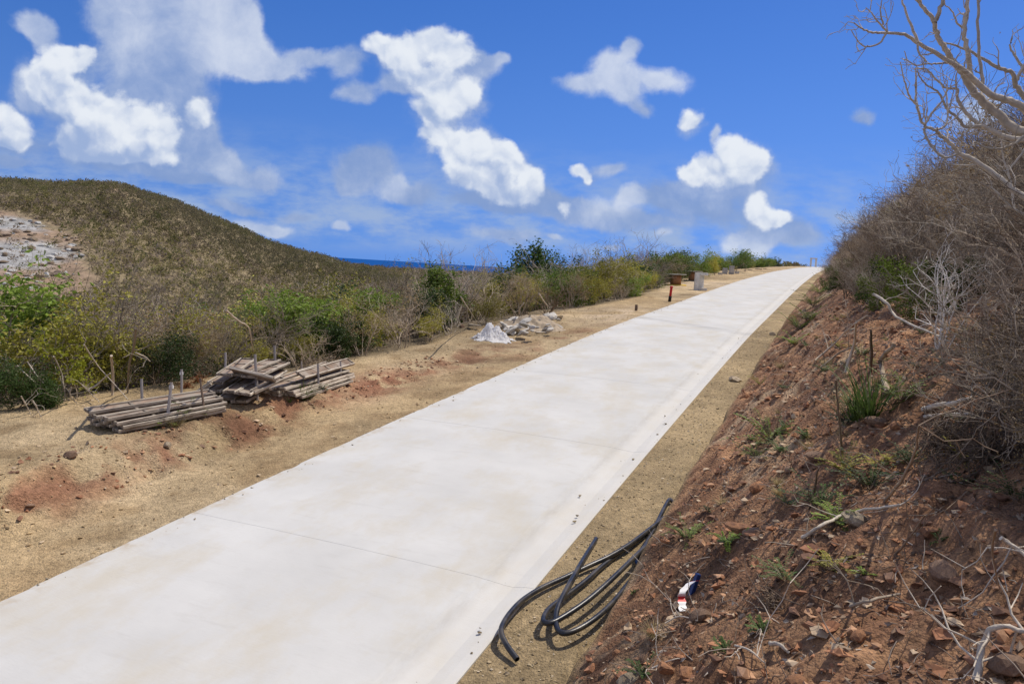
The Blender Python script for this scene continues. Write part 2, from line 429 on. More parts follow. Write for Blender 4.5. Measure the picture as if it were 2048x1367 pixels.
# ------------------------------------------------------------------ mesh helpers
def mesh_np(name, verts, faces_quads=None, faces_tris=None, mat=None, smooth=False, colors=None, cname='tint'):
    me = bpy.data.meshes.new(name)
    verts = np.asarray(verts, np.float32)
    loops, starts, tot = [], [], 0
    if faces_quads is not None and len(faces_quads):
        q = np.asarray(faces_quads, np.int32); loops.append(q.ravel()); starts.append(np.arange(len(q)) * 4); tot = q.size
    if faces_tris is not None and len(faces_tris):
        q = np.asarray(faces_tris, np.int32); loops.append(q.ravel()); starts.append(tot + np.arange(len(q)) * 3)
    loops = np.concatenate(loops); starts = np.concatenate(starts)
    me.vertices.add(len(verts)); me.vertices.foreach_set('co', verts.ravel())
    me.loops.add(len(loops)); me.loops.foreach_set('vertex_index', loops)
    me.polygons.add(len(starts)); me.polygons.foreach_set('loop_start', starts.astype(np.int32))
    me.update(calc_edges=True)
    me.validate()
    me.polygons.foreach_set('use_smooth', np.full(len(me.polygons), bool(smooth)))
    if colors is not None:
        a = me.color_attributes.new(cname, 'FLOAT_COLOR', 'POINT')
        c = np.ones((len(verts), 4), np.float32); c[:, :3] = colors
        a.data.foreach_set('color', c.ravel())
    if mat:
        me.materials.append(mat)
    return me
def put(name, me, loc=(0, 0, 0), rot=(0, 0, 0), scale=1.0, parent=None):
    o = bpy.data.objects.new(name, me)
    COL.objects.link(o)
    o.location = loc; o.rotation_euler = rot
    o.scale = (scale,) * 3 if isinstance(scale, (int, float)) else scale
    if parent:
        o.parent = parent
    return o
def tag(o, label=None, cat=None, group=None, kind=None):
    if label: o['label'] = label
    if cat: o['category'] = cat
    if group: o['group'] = group
    if kind: o['kind'] = kind
    return o
def thing(name, label, cat, loc, rot=(0, 0, 0), group=None, scale=1.0):
    o = put(name, None, loc, rot, scale)
    return tag(o, label, cat, group)

# ------------------------------------------------------------------ terrain: one sheet to the horizon
def axis(lo_fine, hi_fine, step, neg, pos, g):
    a = list(np.arange(lo_fine, hi_fine + 1e-6, step))
    v, d = a[-1], step
    while v < pos:
        d *= g; v += d; a.append(v)
    v, d, b = a[0], step, []
    while v > -neg:
        d *= g; v -= d; b.append(v)
    return np.array(b[::-1] + a)
def build_terrain():
    S = axis(3.0, 15.0, 0.055, 3200, 4200, 1.0165)
    T1 = axis(-13.5, 3.0, 0.06, 3000, 3000, 1.026)
    extra = np.array([ROAD_L + .03, ROAD_L + .06, ROAD_L + .09, ROAD_L + .12, ROAD_L + .16, ROAD_L + .22, ROAD_R - .03, ROAD_R - .06, ROAD_R - .10, ROAD_R - .15, ROAD_L - 0.06, ROAD_L - 0.02, ROAD_R + 0.02, ROAD_R + 0.06] + list(np.arange(-1.80, -1.45, 0.022)))
    T = np.unique(np.round(np.concatenate([T1, extra]), 4))
    s, t = np.meshgrid(S, T, indexing='ij')
    x, y = xy_of(s, t)
    z = terrain_z(x, y)
    ns, ntt = s.shape
    verts = np.stack([x, y, z], -1).reshape(-1, 3)
    idx = np.arange(ns * ntt).reshape(ns, ntt)
    q = np.stack([idx[:-1, :-1], idx[1:, :-1], idx[1:, 1:], idx[:-1, 1:]], -1).reshape(-1, 4)
    # what the soil is made of, zone by zone (base colours, no light in them)
    R = np.hypot(x, y)
    n_big = fbm(x * 0.35, y * 0.35, 4, 1); n_mid = fbm(x * 1.7, y * 1.7, 4, 3); n_fin = fbm(x * 7.0, y * 7.0, 3, 9)
    def C(r, g, b): return np.array([r, g, b])
    def lerp(a, b, w): return a * (1 - w[..., None]) + b * w[..., None]
    tan = C(.355, .262, .148); tan2 = C(.42, .322, .195); clay = C(.225, .108, .066); pale = C(.48, .38, .265); dirt = C(.265, .185, .10)
    scrub = C(.165, .132, .085)
    col = lerp(np.broadcast_to(tan, x.shape + (3,)), np.broadcast_to(tan2, x.shape + (3,)), sstep(n_big, .35, .65))
    col = lerp(col, dirt, sstep(n_mid, .52, .72) * .65)
    # clay showing on the cut left of the track and in worked patches
    wob = fbm(s * 0.9, t * 0.25, 3, 2) - 0.5
    cut = -8.75 + 0.5 * wob
    cm = .85 * np.exp(-((t - cut + 0.30) / 0.45) ** 2) * (1 - sstep(s, 16, 24)) * sstep(n_mid, .40, .62)
    cm = np.maximum(cm, np.exp(-(((s - 14.6) / 2.2) ** 2 + ((t + 9.1) / .7) ** 2)) * sstep(n_mid, .32, .5))
    cm = np.maximum(cm, .8 * np.exp(-(((s - 18.5) / 2.6) ** 2 + ((t + 8.7) / .55) ** 2)) * sstep(n_mid, .36, .56))
    cm = np.maximum(cm, .7 * np.exp(-(((s - 22.5) / 4.) ** 2 + ((t + 7.7) / .4) ** 2)) * sstep(n_mid, .36, .6))
    cm = np.where(t < ROAD_L, cm, 0)
    col = lerp(col, clay, np.clip(cm, 0, 1))
    pm = np.exp(-(((s - 31) / 3.5) ** 2 + ((t + 8.2) / 1.3) ** 2)) * sstep(n_mid, .35, .6) + np.exp(-(((s - 55) / 5) ** 2 + ((t + 8.6) / 2.0) ** 2)) * .9 * sstep(n_mid, .3, .6)
    col = lerp(col, pale, np.where(t < ROAD_L, np.clip(pm, 0, 1), 0))
    # gravelly verge right of the slab
    verge = C(.335, .252, .145)
    vmask = sstep(t, ROAD_R - .5, ROAD_R - .3)
    col = lerp(col, lerp(np.broadcast_to(verge, col.shape), C(.28, .215, .125), sstep(n_fin, .5, .75) * .6), vmask)
    # the bank: red-brown earth with paler crumbled rock
    bm = sstep(t, -1.62, -1.45)
    bcol = lerp(np.broadcast_to(C(.245, .132, .076), col.shape), C(.385, .222, .125), sstep(n_fin, .44, .66))
    bcol = lerp(bcol, C(.125, .072, .048), sstep(n_mid, .50, .68) * .7)
    bcol = lerp(bcol, C(.46, .32, .20), sstep(fbm(x * 1.1 + 40, y * 1.1, 4, 12), .60, .72) * sstep(n_fin, .40, .6))
    col = lerp(col, bcol, bm)
    # the raw cut face carries the yellow subsoil
    fm = np.exp(-((t + 1.66) / .10) ** 2)
    col = lerp(col, C(.33, .225, .105), fm * .9)
    # under the scrub
    sm = sstep(veg_line(s) - t, -.3, .8) * (t < 0)
    col = lerp(col, lerp(np.broadcast_to(scrub, col.shape), C(.215, .17, .115), n_mid), sm)
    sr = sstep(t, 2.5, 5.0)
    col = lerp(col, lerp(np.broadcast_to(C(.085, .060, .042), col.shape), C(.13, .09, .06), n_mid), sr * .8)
    # scraped quarry face on the hill
    hill = (R > 180) & (y > 0) & (t < -30)
    col = lerp(col, C(.205, .165, .100), sstep(R, 120, 220) * (t < -20))
    az = np.arctan2(x, y)
    el = z / np.maximum(R, 1)
    def spot(px, py, rx, ry):
        r = ray(px, py); a0 = math.atan2(r[0], r[1]); e0 = r[2] / math.hypot(r[0], r[1])
        return np.sqrt(((az - a0) / (rx / FPX)) ** 2 + ((el - e0) / (ry / FPX)) ** 2)
    nq = .55 * fbm(az * 60, R * .03, 4, 8) + .45 * fbm(az * 300, R * .12, 3, 9)
    dq = np.minimum.reduce([spot(10, 500, 130, 62), spot(70, 560, 105, 38), spot(110, 540, 60, 50), spot(-80, 470, 120, 60)])
    qm = np.where(hill & (R < HILL_R), 1 - sstep(dq + 1.1 * (nq - .5), .75, 1.05), 0)
    qcol = lerp(np.broadcast_to(C(.22, .15, .098), col.shape), C(.29, .215, .155), nq)
    wq = np.where(hill, 1 - sstep(np.minimum.reduce([spot(60, 502, 85, 20), spot(-30, 515, 100, 22), spot(15, 447, 60, 12)]) + 1.2 * (nq - .5), .6, 1.2), 0)
    qcol = lerp(qcol, C(.30, .30, .295), wq)
    top = np.where(hill & (R < HILL_R), 1 - sstep(spot(225, 378, 45, 8) + 1.0 * (nq - .5), .5, 1.1), 0)
    col = lerp(col, qcol, qm)
    col = lerp(col, C(.30, .215, .15), top * .8)
    global QUARRY
    QUARRY = (spot,)
    m, nt, b = new_mat('soil')
    N, L = nt.nodes, nt.links
    at = N.new('ShaderNodeAttribute'); at.attribute_name = 'soil'
    geo = N.new('ShaderNodeNewGeometry')
    na = N.new('ShaderNodeTexNoise'); na.inputs['Scale'].default_value = 14; na.inputs['Detail'].default_value = 8; na.inputs['Roughness'].default_value = .72
    L.new(geo.outputs['Position'], na.inputs['Vector'])
    nb = N.new('ShaderNodeTexVoronoi'); nb.inputs['Scale'].default_value = 38; nb.inputs['Detail'].default_value = 1.5
    L.new(geo.outputs['Position'], nb.inputs['Vector'])
    mr = N.new('ShaderNodeMapRange'); mr.inputs[1].default_value = .3; mr.inputs[2].default_value = .7; mr.inputs[3].default_value = .66; mr.inputs[4].default_value = 1.36
    L.new(na.outputs[0], mr.inputs[0])
    # grit: small stones, each cell its own tone
    gr = N.new('ShaderNodeMapRange'); gr.inputs[3].default_value = .78; gr.inputs[4].default_value = 1.26
    sc = N.new('ShaderNodeSeparateColor'); L.new(nb.outputs['Color'], sc.inputs[0]); L.new(sc.outputs[0], gr.inputs[0])
    mm = N.new('ShaderNodeMath'); mm.operation = 'MULTIPLY'; L.new(mr.outputs[0], mm.inputs[0]); L.new(gr.outputs[0], mm.inputs[1])
    nf = N.new('ShaderNodeTexNoise'); nf.inputs['Scale'].default_value = .22; nf.inputs['Detail'].default_value = 9; nf.inputs['Roughness'].default_value = .75
    L.new(geo.outputs['Position'], nf.inputs['Vector'])
    mf = N.new('ShaderNodeMapRange'); mf.inputs[1].default_value = .36; mf.inputs[2].default_value = .64; mf.inputs[3].default_value = .58; mf.inputs[4].default_value = 1.30
    L.new(nf.outputs[0], mf.inputs[0])
    m3 = N.new('ShaderNodeMath'); m3.operation = 'MULTIPLY'; L.new(mm.outputs[0], m3.inputs[0]); L.new(mf.outputs[0], m3.inputs[1])
    vs = N.new('ShaderNodeVectorMath'); vs.operation = 'SCALE'; L.new(at.outputs['Color'], vs.inputs[0]); L.new(m3.outputs[0], vs.inputs['Scale'])
    L.new(vs.outputs[0], b.inputs['Base Color'])
    b.inputs['Roughness'].default_value = .95; b.inputs['Specular IOR Level'].default_value = .12
    ad = N.new('ShaderNodeMath'); ad.operation = 'ADD'; L.new(na.outputs[0], ad.inputs[0])
    mv = N.new('ShaderNodeMath'); mv.operation = 'MULTIPLY'; mv.inputs[1].default_value = -.55; L.new(nb.outputs['Distance'], mv.inputs[0]); L.new(mv.outputs[0], ad.inputs[1])
    bp = N.new('ShaderNodeBump'); bp.inputs['Strength'].default_value = .9; bp.inputs['Distance'].default_value = .035
    L.new(ad.outputs[0], bp.inputs['Height']); L.new(bp.outputs[0], b.inputs['Normal'])
    me = mesh_np('terrain', verts, q, None, m, True, col.reshape(-1, 3), 'soil')
    tag(put('terrain', me), kind='structure')
build_terrain()

# ------------------------------------------------------------------ sea
def build_sea():
    m, nt, b = new_mat('sea_water')
    N, L = nt.nodes, nt.links
    b.inputs['Base Color'].default_value = (.012, .075, .265, 1)
    b.inputs['Roughness'].default_value = .32
    b.inputs['Specular IOR Level'].default_value = .0
    geo = N.new('ShaderNodeNewGeometry')
    n = N.new('ShaderNodeTexNoise'); n.inputs['Scale'].default_value = .05; n.inputs['Detail'].default_value = 6
    L.new(geo.outputs['Position'], n.inputs['Vector'])
    bp = N.new('ShaderNodeBump'); bp.inputs['Strength'].default_value = .6; bp.inputs['Distance'].default_value = 2.0
    L.new(n.outputs[0], bp.inputs['Height']); L.new(bp.outputs[0], b.inputs['Normal'])
    ang = np.linspace(0, 2 * math.pi, 97)[:-1]
    rr = np.array([300., 900, 2000, 5000, 12000, 30000, 80000])
    v = [(0, 0, SEA_Z)] + [(r * math.cos(a), r * math.sin(a), SEA_Z) for r in rr for a in ang]
    n_ = len(ang)
    tr = [(0, 1 + i, 1 + (i + 1) % n_) for i in range(n_)]
    qd = [(1 + k * n_ + i, 1 + (k + 1) * n_ + i, 1 + (k + 1) * n_ + (i + 1) % n_, 1 + k * n_ + (i + 1) % n_) for k in range(len(rr) - 1) for i in range(n_)]
    tag(put('sea', mesh_np('sea', v, qd, tr, m, True)), kind='structure')
build_sea()

# ------------------------------------------------------------------ concrete road slab
JOINTS = [2.2 + 5.05 * k for k in range(0, 62)]
def build_road():
    # cross profile of the slab, left edge to right edge (offset across, height)
    prof = [(ROAD_L, -.16), (ROAD_L, -.012), (ROAD_L + .012, 0), (ROAD_L + .6, .003), (-6.0, .012), (-4.9, .016), (-4.0, .010),
            (-3.22, .000), (-3.16, -.008), (-3.10, -.010), (-2.92, -.024), (-2.82, -.026), (-2.70, .000), (ROAD_R - .012, .012), (ROAD_R, .004), (ROAD_R, -.16)]
    S = [-40.0]
    while S[-1] < 340:
        v = S[-1]
        S.append(v + (0.5 if 0 < v < 40 else 1.5))
    rows = [(v, 0.0) for v in S]
    for j in JOINTS:
        rows = [r for r in rows if abs(r[0] - j) > .06]
        rows += [(j - .007, 0.0), (j - .004, -.0028), (j + .004, -.0028), (j + .007, 0.0)]
    rows.sort()
    P = np.array(prof)
    V = []
    for s_, dz in rows:
        zz = road_z(s_)
        for (t_, h) in prof:
            inner = ROAD_L + .01 < t_ < ROAD_R - .01
            V.append((t_, s_, zz + h + (dz if inner else 0)))
    V = np.array(V); n = len(prof)
    idx = np.arange(len(V)).reshape(-1, n)
    q = np.stack([idx[:-1, :-1], idx[:-1, 1:], idx[1:, 1:], idx[1:, :-1]], -1).reshape(-1, 4)
    m, nt, b = new_mat('concrete')
    N, L = nt.nodes, nt.links
    tc = N.new('ShaderNodeTexCoord')
    def noise(scale, vec, det=6, ro=.6):
        k = N.new('ShaderNodeTexNoise'); k.inputs['Scale'].default_value = scale; k.inputs['Detail'].default_value = det; k.inputs['Roughness'].default_value = ro
        L.new(vec, k.inputs['Vector']); return k.outputs[0]
    def mapped(sc):
        k = N.new('ShaderNodeMapping'); k.inputs['Scale'].default_value = sc; L.new(tc.outputs['Object'], k.inputs['Vector']); return k.outputs[0]
    def rng(v, a, b_, c=0., d=1.):
        k = N.new('ShaderNodeMapRange'); k.inputs[1].default_value = a; k.inputs[2].default_value = b_; k.inputs[3].default_value = c; k.inputs[4].default_value = d
        L.new(v, k.inputs[0]); return k.outputs[0]
    def mix(f, a, c):
        k = N.new('ShaderNodeMix'); k.data_type = 'RGBA'
        L.new(f, k.inputs[0])
        for i, w in ((6, a), (7, c)):
            if isinstance(w, tuple): k.inputs[i].default_value = (*w, 1)
            else: L.new(w, k.inputs[i])
        return k.outputs[2]
    def mul(a, c):
        k = N.new('ShaderNodeMath'); k.operation = 'MULTIPLY'; L.new(a, k.inputs[0])
        if isinstance(c, float): k.inputs[1].default_value = c
        else: L.new(c, k.inputs[1])
        return k.outputs[0]
    ob = mapped((1, 1, 1))
    c = mix(rng(noise(.7, ob, 5), .35, .65), (.492, .490, .474), (.566, .564, .546))
    c = mix(mul(rng(noise(1.3, mapped((1, .55, 1)), 7, .7), .46, .68), .75), c, (.49, .452, .372))        # dusty tan stains
    c = mix(mul(rng(noise(4.5, mapped((.35, 1.6, 1)), 6, .7), .56, .72), .30), c, (.40, .385, .36))     # trowel drag marks
    c = mix(mul(rng(noise(70., ob, 3), .60, .75), .25), c, (.42, .40, .37))
    sep = N.new('ShaderNodeSeparateXYZ'); L.new(tc.outputs['Object'], sep.inputs[0])
    # dirt in the gutter line and one old water mark across the slab
    g1 = mul(rng(sep.outputs[0], -3.28, -3.16), rng(sep.outputs[0], -3.12, -2.98, 1., 0.))
    c = mix(mul(rng(sep.outputs[0], -3.12, -3.00), .38), c, (.62, .595, .545))                               # smoother, paler gutter strip
    c = mix(mul(mul(g1, rng(noise(2.2, mapped((3, 1, 1)), 6, .7), .38, .62)), .42), c, (.40, .375, .33))
    dist = N.new('ShaderNodeMath'); dist.operation = 'MULTIPLY_ADD'; dist.inputs[1].default_value = .55; L.new(sep.outputs[0], dist.inputs[0]); L.new(sep.outputs[1], dist.inputs[2])
    wmk = mul(rng(dist.outputs[0], 25.3, 25.9), rng(dist.outputs[0], 26.0, 26.5, 1., 0.))
    c = mix(mul(mul(wmk, rng(noise(1.6, mapped((.5, 3, 1)), 5, .7), .38, .60)), .55), c, (.27, .265, .26))
    # soil trodden over the left edge
    e1 = rng(sep.outputs[0], ROAD_L, ROAD_L + .35, 1., 0.)
    c = mix(mul(mul(e1, rng(noise(3.0, ob, 6, .7), .50, .66)), .8), c, (.40, .32, .22))
    L.new(c, b.inputs['Base Color'])
    b.inputs['Roughness'].default_value = .9; b.inputs['Specular IOR Level'].default_value = .2
    bp = N.new('ShaderNodeBump'); bp.inputs['Strength'].default_value = .25; bp.inputs['Distance'].default_value = .01
    L.new(noise(24., mapped((.35, 1.5, 1)), 8, .75), bp.inputs['Height']); L.new(bp.outputs[0], b.inputs['Normal'])
    o = put('road', mesh_np('road', V, q, None, m, False), rot=(0, 0, -ROAD_AZ))
    tag(o, kind='structure')
build_road()

# ------------------------------------------------------------------ plants
def unit(v):
    return v / (np.linalg.norm(v) + 1e-9)
def rnd_perp(d, rng):
    a = rng.normal(size=3); a -= d * a.dot(d)
    return unit(a)
def tubes(lines, sides=3):
    """lines: list of (points Nx3, radii N) -> verts, quads"""
    V, Q, off = [], [], 0
    ang = np.arange(sides) / sides * 2 * math.pi
    ca, sa = np.cos(ang), np.sin(ang)
    for P, Rr in lines:
        P = np.asarray(P, float); n = len(P)
        T = np.gradient(P, axis=0); T /= np.linalg.norm(T, axis=1, keepdims=True) + 1e-9
        ref = np.array([0.31, 0.22, 0.92]) if abs(T[0].dot([0.31, 0.22, 0.92])) < .9 else np.array([1., 0, 0])
        U = np.cross(T, ref); U /= np.linalg.norm(U, axis=1, keepdims=True) + 1e-9
        W = np.cross(T, U)
        ring = P[:, None, :] + np.asarray(Rr)[:, None, None] * (ca[None, :, None] * U[:, None, :] + sa[None, :, None] * W[:, None, :])
        V.append(ring.reshape(-1, 3))
        i = np.arange(n - 1)[:, None] * sides; j = np.arange(sides)[None, :]; j2 = (j + 1) % sides
        Q.append(np.stack([off + i + j, off + i + j2, off + i + sides + j2, off + i + sides + j], -1).reshape(-1, 4))
        off += n * sides
    return np.concatenate(V), np.concatenate(Q)
def branch_path(rng, p, d, length, nseg, wig, up=0.0):
    pts = [p]; d = unit(d)
    for k in range(nseg):
        d = unit(d + rng.normal(size=3) * wig + np.array([0, 0, up]))
        p = p + d * length / nseg
        pts.append(p)
    return np.array(pts)
def grow(rng, lines, tips, p, d, length, r, level, maxlevel, kids, ratio, wig, up, ang=(.45, .95), minr=.0022, lastseg=2):
    nseg = 5 if level == 0 else (4 if level == 1 else (3 if level < maxlevel else lastseg))
    P = branch_path(rng, p, d, length, nseg, wig, up)
    r_end = max(r * (.45 if level < maxlevel else .6), minr)
    lines.append((P, np.linspace(max(r, minr), r_end, len(P))))
    if level >= maxlevel:
        tips.append(P[-1]); tips.append(P[len(P) // 2]); return
    nk = kids[level] if isinstance(kids, (list, tuple)) else kids
    nk = max(1, int(round(nk * rng.uniform(.75, 1.25))))
    for k in range(nk):
        f = rng.uniform(.28, 1.0) if k else 1.0
        x = f * (len(P) - 1); i = min(int(x), len(P) - 2)
        q = P[i] + (P[i + 1] - P[i]) * (x - i)
        dd = unit(P[i + 1] - P[i])
        a = rng.uniform(*ang)
        nd = dd * math.cos(a) + rnd_perp(dd, rng) * math.sin(a)
        grow(rng, lines, tips, q, nd, length * ratio * rng.uniform(.6, 1.2), r * .55 * (1.1 - .4 * f), level + 1, maxlevel, kids, ratio, wig, up, ang, minr, lastseg)
def leaves_at(rng, pts, per, spread, size, droop=.0, aspect=.5):
    """leaf blades: one folded diamond (two triangles) each"""
    pts = np.asarray(pts); n = len(pts) * per
    c = np.repeat(pts, per, axis=0) + rng.normal(size=(n, 3)) * spread
    d = rng.normal(size=(n, 3)); d[:, 2] = d[:, 2] * .6 - droop
    d /= np.linalg.norm(d, axis=1, keepdims=True)
    u = np.cross(d, rng.normal(size=(n, 3))); u /= np.linalg.norm(u, axis=1, keepdims=True)
    w = np.cross(d, u)
    L = size * rng.uniform(.6, 1.3, n)[:, None]; Wd = L * aspect * .5
    a = c - d * L * .5; b = c + d * L * .5; m = c + w * L * .12
    V = np.stack([a, m + u * Wd, b, m - u * Wd], 1).reshape(-1, 3)
    k = np.arange(n)[:, None] * 4
    T = np.concatenate([k + np.array([0, 1, 2]), k + np.array([0, 2, 3])])
    return V, T
MATS = {}
MATS['bark_grey'] = plain_mat('bark_grey', (.34, .28, .215), var=.35, scale=14, rnd=.50)
MATS['bark_brown'] = plain_mat('bark_brown', (.205, .150, .105), var=.35, scale=14, rnd=.50)
MATS['bark_pale'] = plain_mat('bark_pale', (.48, .42, .345), var=.25, scale=18, rnd=.15, bump=.3)
MATS['bark_silver'] = plain_mat('bark_silver', (.76, .71, .64), var=.2, scale=18)
MATS['leaf_dark'] = plain_mat('leaf_dark', (.060, .105, .020), rough=.55, var=.5, scale=3.0, rnd=.45, trans=.30)
MATS['leaf_green'] = plain_mat('leaf_green', (.165, .235, .034), rough=.55, var=.45, scale=3.0, rnd=.40, trans=.32)
MATS['leaf_olive'] = plain_mat('leaf_olive', (.34, .315, .052), rough=.6, var=.45, scale=3.0, rnd=.45, trans=.28)
MATS['leaf_lime'] = plain_mat('leaf_lime', (.30, .32, .030), rough=.5, var=.35, scale=6.0, trans=.40)
MATS['leaf_dry'] = plain_mat('leaf_dry', (.38, .27, .13), rough=.8, var=.45, scale=3.0, rnd=.25, trans=.2)
MATS['leaf_rust'] = plain_mat('leaf_rust', (.26, .095, .035), rough=.8, var=.4, scale=4.0, trans=.2)
MATS['grass'] = plain_mat('grass', (.085, .135, .030), rough=.6, var=.4, scale=5.0, rnd=.25, trans=.3)
MATS['straw'] = plain_mat('straw', (.30, .235, .115), rough=.8, var=.4, scale=5.0, rnd=.25, trans=.25)

def shrub_lines(seed, stems=7, h=1.5, spread=.75, maxlevel=3, kids=(5, 5, 3), ratio=.52, wig=.23, up=.06, r0=.020, ang=(.4, 1.0)):
    rng = np.random.default_rng(seed)
    lines, tips = [], []
    for k in range(stems):
        a = rng.uniform(0, 2 * math.pi); q = rng.uniform(.1, 1) * spread
        d = unit(np.array([math.cos(a) * q, math.sin(a) * q, 1.0]))
        p = np.array([math.cos(a), math.sin(a), 0]) * rng.uniform(0, .16) + np.array([0, 0, -.08])
        grow(rng, lines, tips, p, d, h * rng.uniform(.65, 1.1), r0 * rng.uniform(.6, 1.2), 0, maxlevel, kids, ratio, wig, up, ang)
    return rng, lines, np.array(tips)
def bare_mesh(name, seed, bark, **kw):
    rng, lines, tips = shrub_lines(seed, **kw)
    v, q = tubes(lines, 3)
    return mesh_np(name, v, q, None, MATS[bark], True)
def leafy_meshes(seed, bark, leaf, per=6, lspread=.07, lsize=.065, keep=1.0, aspect=.5, **kw):
    rng, lines, tips = shrub_lines(seed, **kw)
    v, q = tubes(lines, 3)
    st = mesh_np('stems', v, q, None, MATS[bark], True)
    if keep < 1:
        tips = tips[rng.random(len(tips)) < keep]
    v, t = leaves_at(rng, tips, per, lspread, lsize, .15, aspect)
    return st, mesh_np('foliage', v, None, t, MATS[leaf])

BARE = [bare_mesh('bare_shrub', 100 + i, ('bark_grey', 'bark_brown', 'bark_grey', 'bark_brown', 'bark_grey', 'bark_pale')[i], stems=(7, 9, 6, 8, 10, 6)[i], h=(1.3, 1.2, 1.5, 1.1, 1.0, 1.4)[i],
                  spread=(.7, 1.0, .5, .9, 1.2, .6)[i], kids=((5, 5, 3), (5, 5, 3), (6, 5, 3), (5, 6, 3), (5, 5, 3), (4, 4, 3))[i]) for i in range(6)]
LEAFY = {
    'dark': [leafy_meshes(200 + i, 'bark_brown', 'leaf_dark', per=9, lsize=.085, lspread=.085, stems=6, h=1.05, spread=.9, kids=(5, 4, 2), maxlevel=3) for i in range(3)],
    'green': [leafy_meshes(210 + i, 'bark_grey', 'leaf_green', per=7, lsize=.085, lspread=.085, stems=6, h=1.05, spread=.8, kids=(5, 4, 2), maxlevel=3) for i in range(3)],
    'olive': [leafy_meshes(220 + i, 'bark_grey', 'leaf_olive', per=4, lsize=.075, lspread=.07, stems=7, h=1.1, spread=.8, kids=(5, 4, 3), maxlevel=3, keep=.7) for i in range(3)],
    'dry': [leafy_meshes(230 + i, 'bark_grey', 'leaf_dry', per=2, lsize=.05, stems=7, h=1.1, spread=.8, kids=(5, 5, 3), maxlevel=3, keep=.5) for i in range(2)],
}
def plant_bare(pos, kind, scale, label, group, rz=None, tilt=(0, 0)):
    o = put('bare_shrub', BARE[kind], pos, (tilt[0], tilt[1], random.uniform(0, 6.28) if rz is None else rz), scale)
    return tag(o, label, 'shrub', group)
_made = {}
def plant_leafy(pos, kind, var, scale, label, group, name='leafy_shrub', cat='shrub', rz=None, tilt=(0, 0)):
    st, fo = LEAFY[kind][var]
    r = thing(name, label, cat, pos, (tilt[0], tilt[1], random.uniform(0, 6.28) if rz is None else rz), group, scale)
    put('stems', st, parent=r); put('foliage', fo, parent=r)
    return r
def at_st(s, t, sink=0.0):
    x, y = xy_of(s, t)
    return Vector((x, y, tz(x, y) - sink))
_REST = []                               # (mesh, colour, matrix): plants beyond those built one by one
_REST_COL = {'bark_grey': (.335, .275, .215), 'bark_brown': (.225, .168, .120), 'bark_pale': (.48, .42, .345), 'leaf_dark': (.085, .135, .026),
             'leaf_green': (.175, .235, .036), 'leaf_olive': (.29, .275, .065), 'leaf_dry': (.38, .27, .13)}
def rest(me, pos, rz, sc, tilt=0.0):
    _REST.append((me, Matrix.Translation(pos) @ Matrix.Rotation(tilt, 4, 'Y') @ Matrix.Rotation(rz, 4, 'Z') @ Matrix.Scale(sc, 4)))
def build_rest(name):
    groups = {4: ([], [], 0), 3: ([], [], 0)}
    Vs, Cs, Q, T, off = [], [], [], [], 0
    rng = np.random.default_rng(5); cache = {}
    for me, mx in _REST:
        if me.name not in cache:
            co = np.empty(len(me.vertices) * 3, np.float32); me.vertices.foreach_get('co', co)
            li = np.empty(len(me.loops), np.int32); me.loops.foreach_get('vertex_index', li)
            cache[me.name] = (co.reshape(-1, 3), li.reshape(-1, len(me.polygons[0].vertices)))
        co, li = cache[me.name]
        m = np.array(mx)
        Vs.append(co @ m[:3, :3].T + m[:3, 3])
        Cs.append(np.broadcast_to(np.array(_REST_COL[me.materials[0].name]) * rng.choice([.45, .6, .8, 1.0, 1.25, 1.5]), co.shape))
        (Q if li.shape[1] == 4 else T).append(li + off); off += len(co)
    m = plain_mat(name + '_cover', (1, 1, 1), rough=.8, var=.3, scale=6, spec=.1, attr='tint')
    me = mesh_np(name, np.concatenate(Vs), np.concatenate(Q) if Q else None, np.concatenate(T) if T else None, m, True, np.concatenate(Cs), 'tint')
    tag(put(name, me), kind='stuff')
    _REST.clear()
LEAFY_LABEL = {'dark': 'dark green leafy shrub in the scrub belt beyond the dirt shoulder', 'green': 'mid green leafy shrub in the scrub belt beyond the dirt shoulder',
               'olive': 'olive yellow sparse leafed shrub in the scrub belt beyond the dirt shoulder', 'dry': 'half bare shrub with dry brown leaves in the scrub belt beyond the shoulder'}
LEAFY_GROUP = {'dark': 'dark green shrubs beyond the dirt shoulder', 'green': 'mid green shrubs beyond the dirt shoulder', 'olive': 'olive shrubs beyond the dirt shoulder', 'dry': 'dry leafed shrubs beyond the dirt shoulder'}
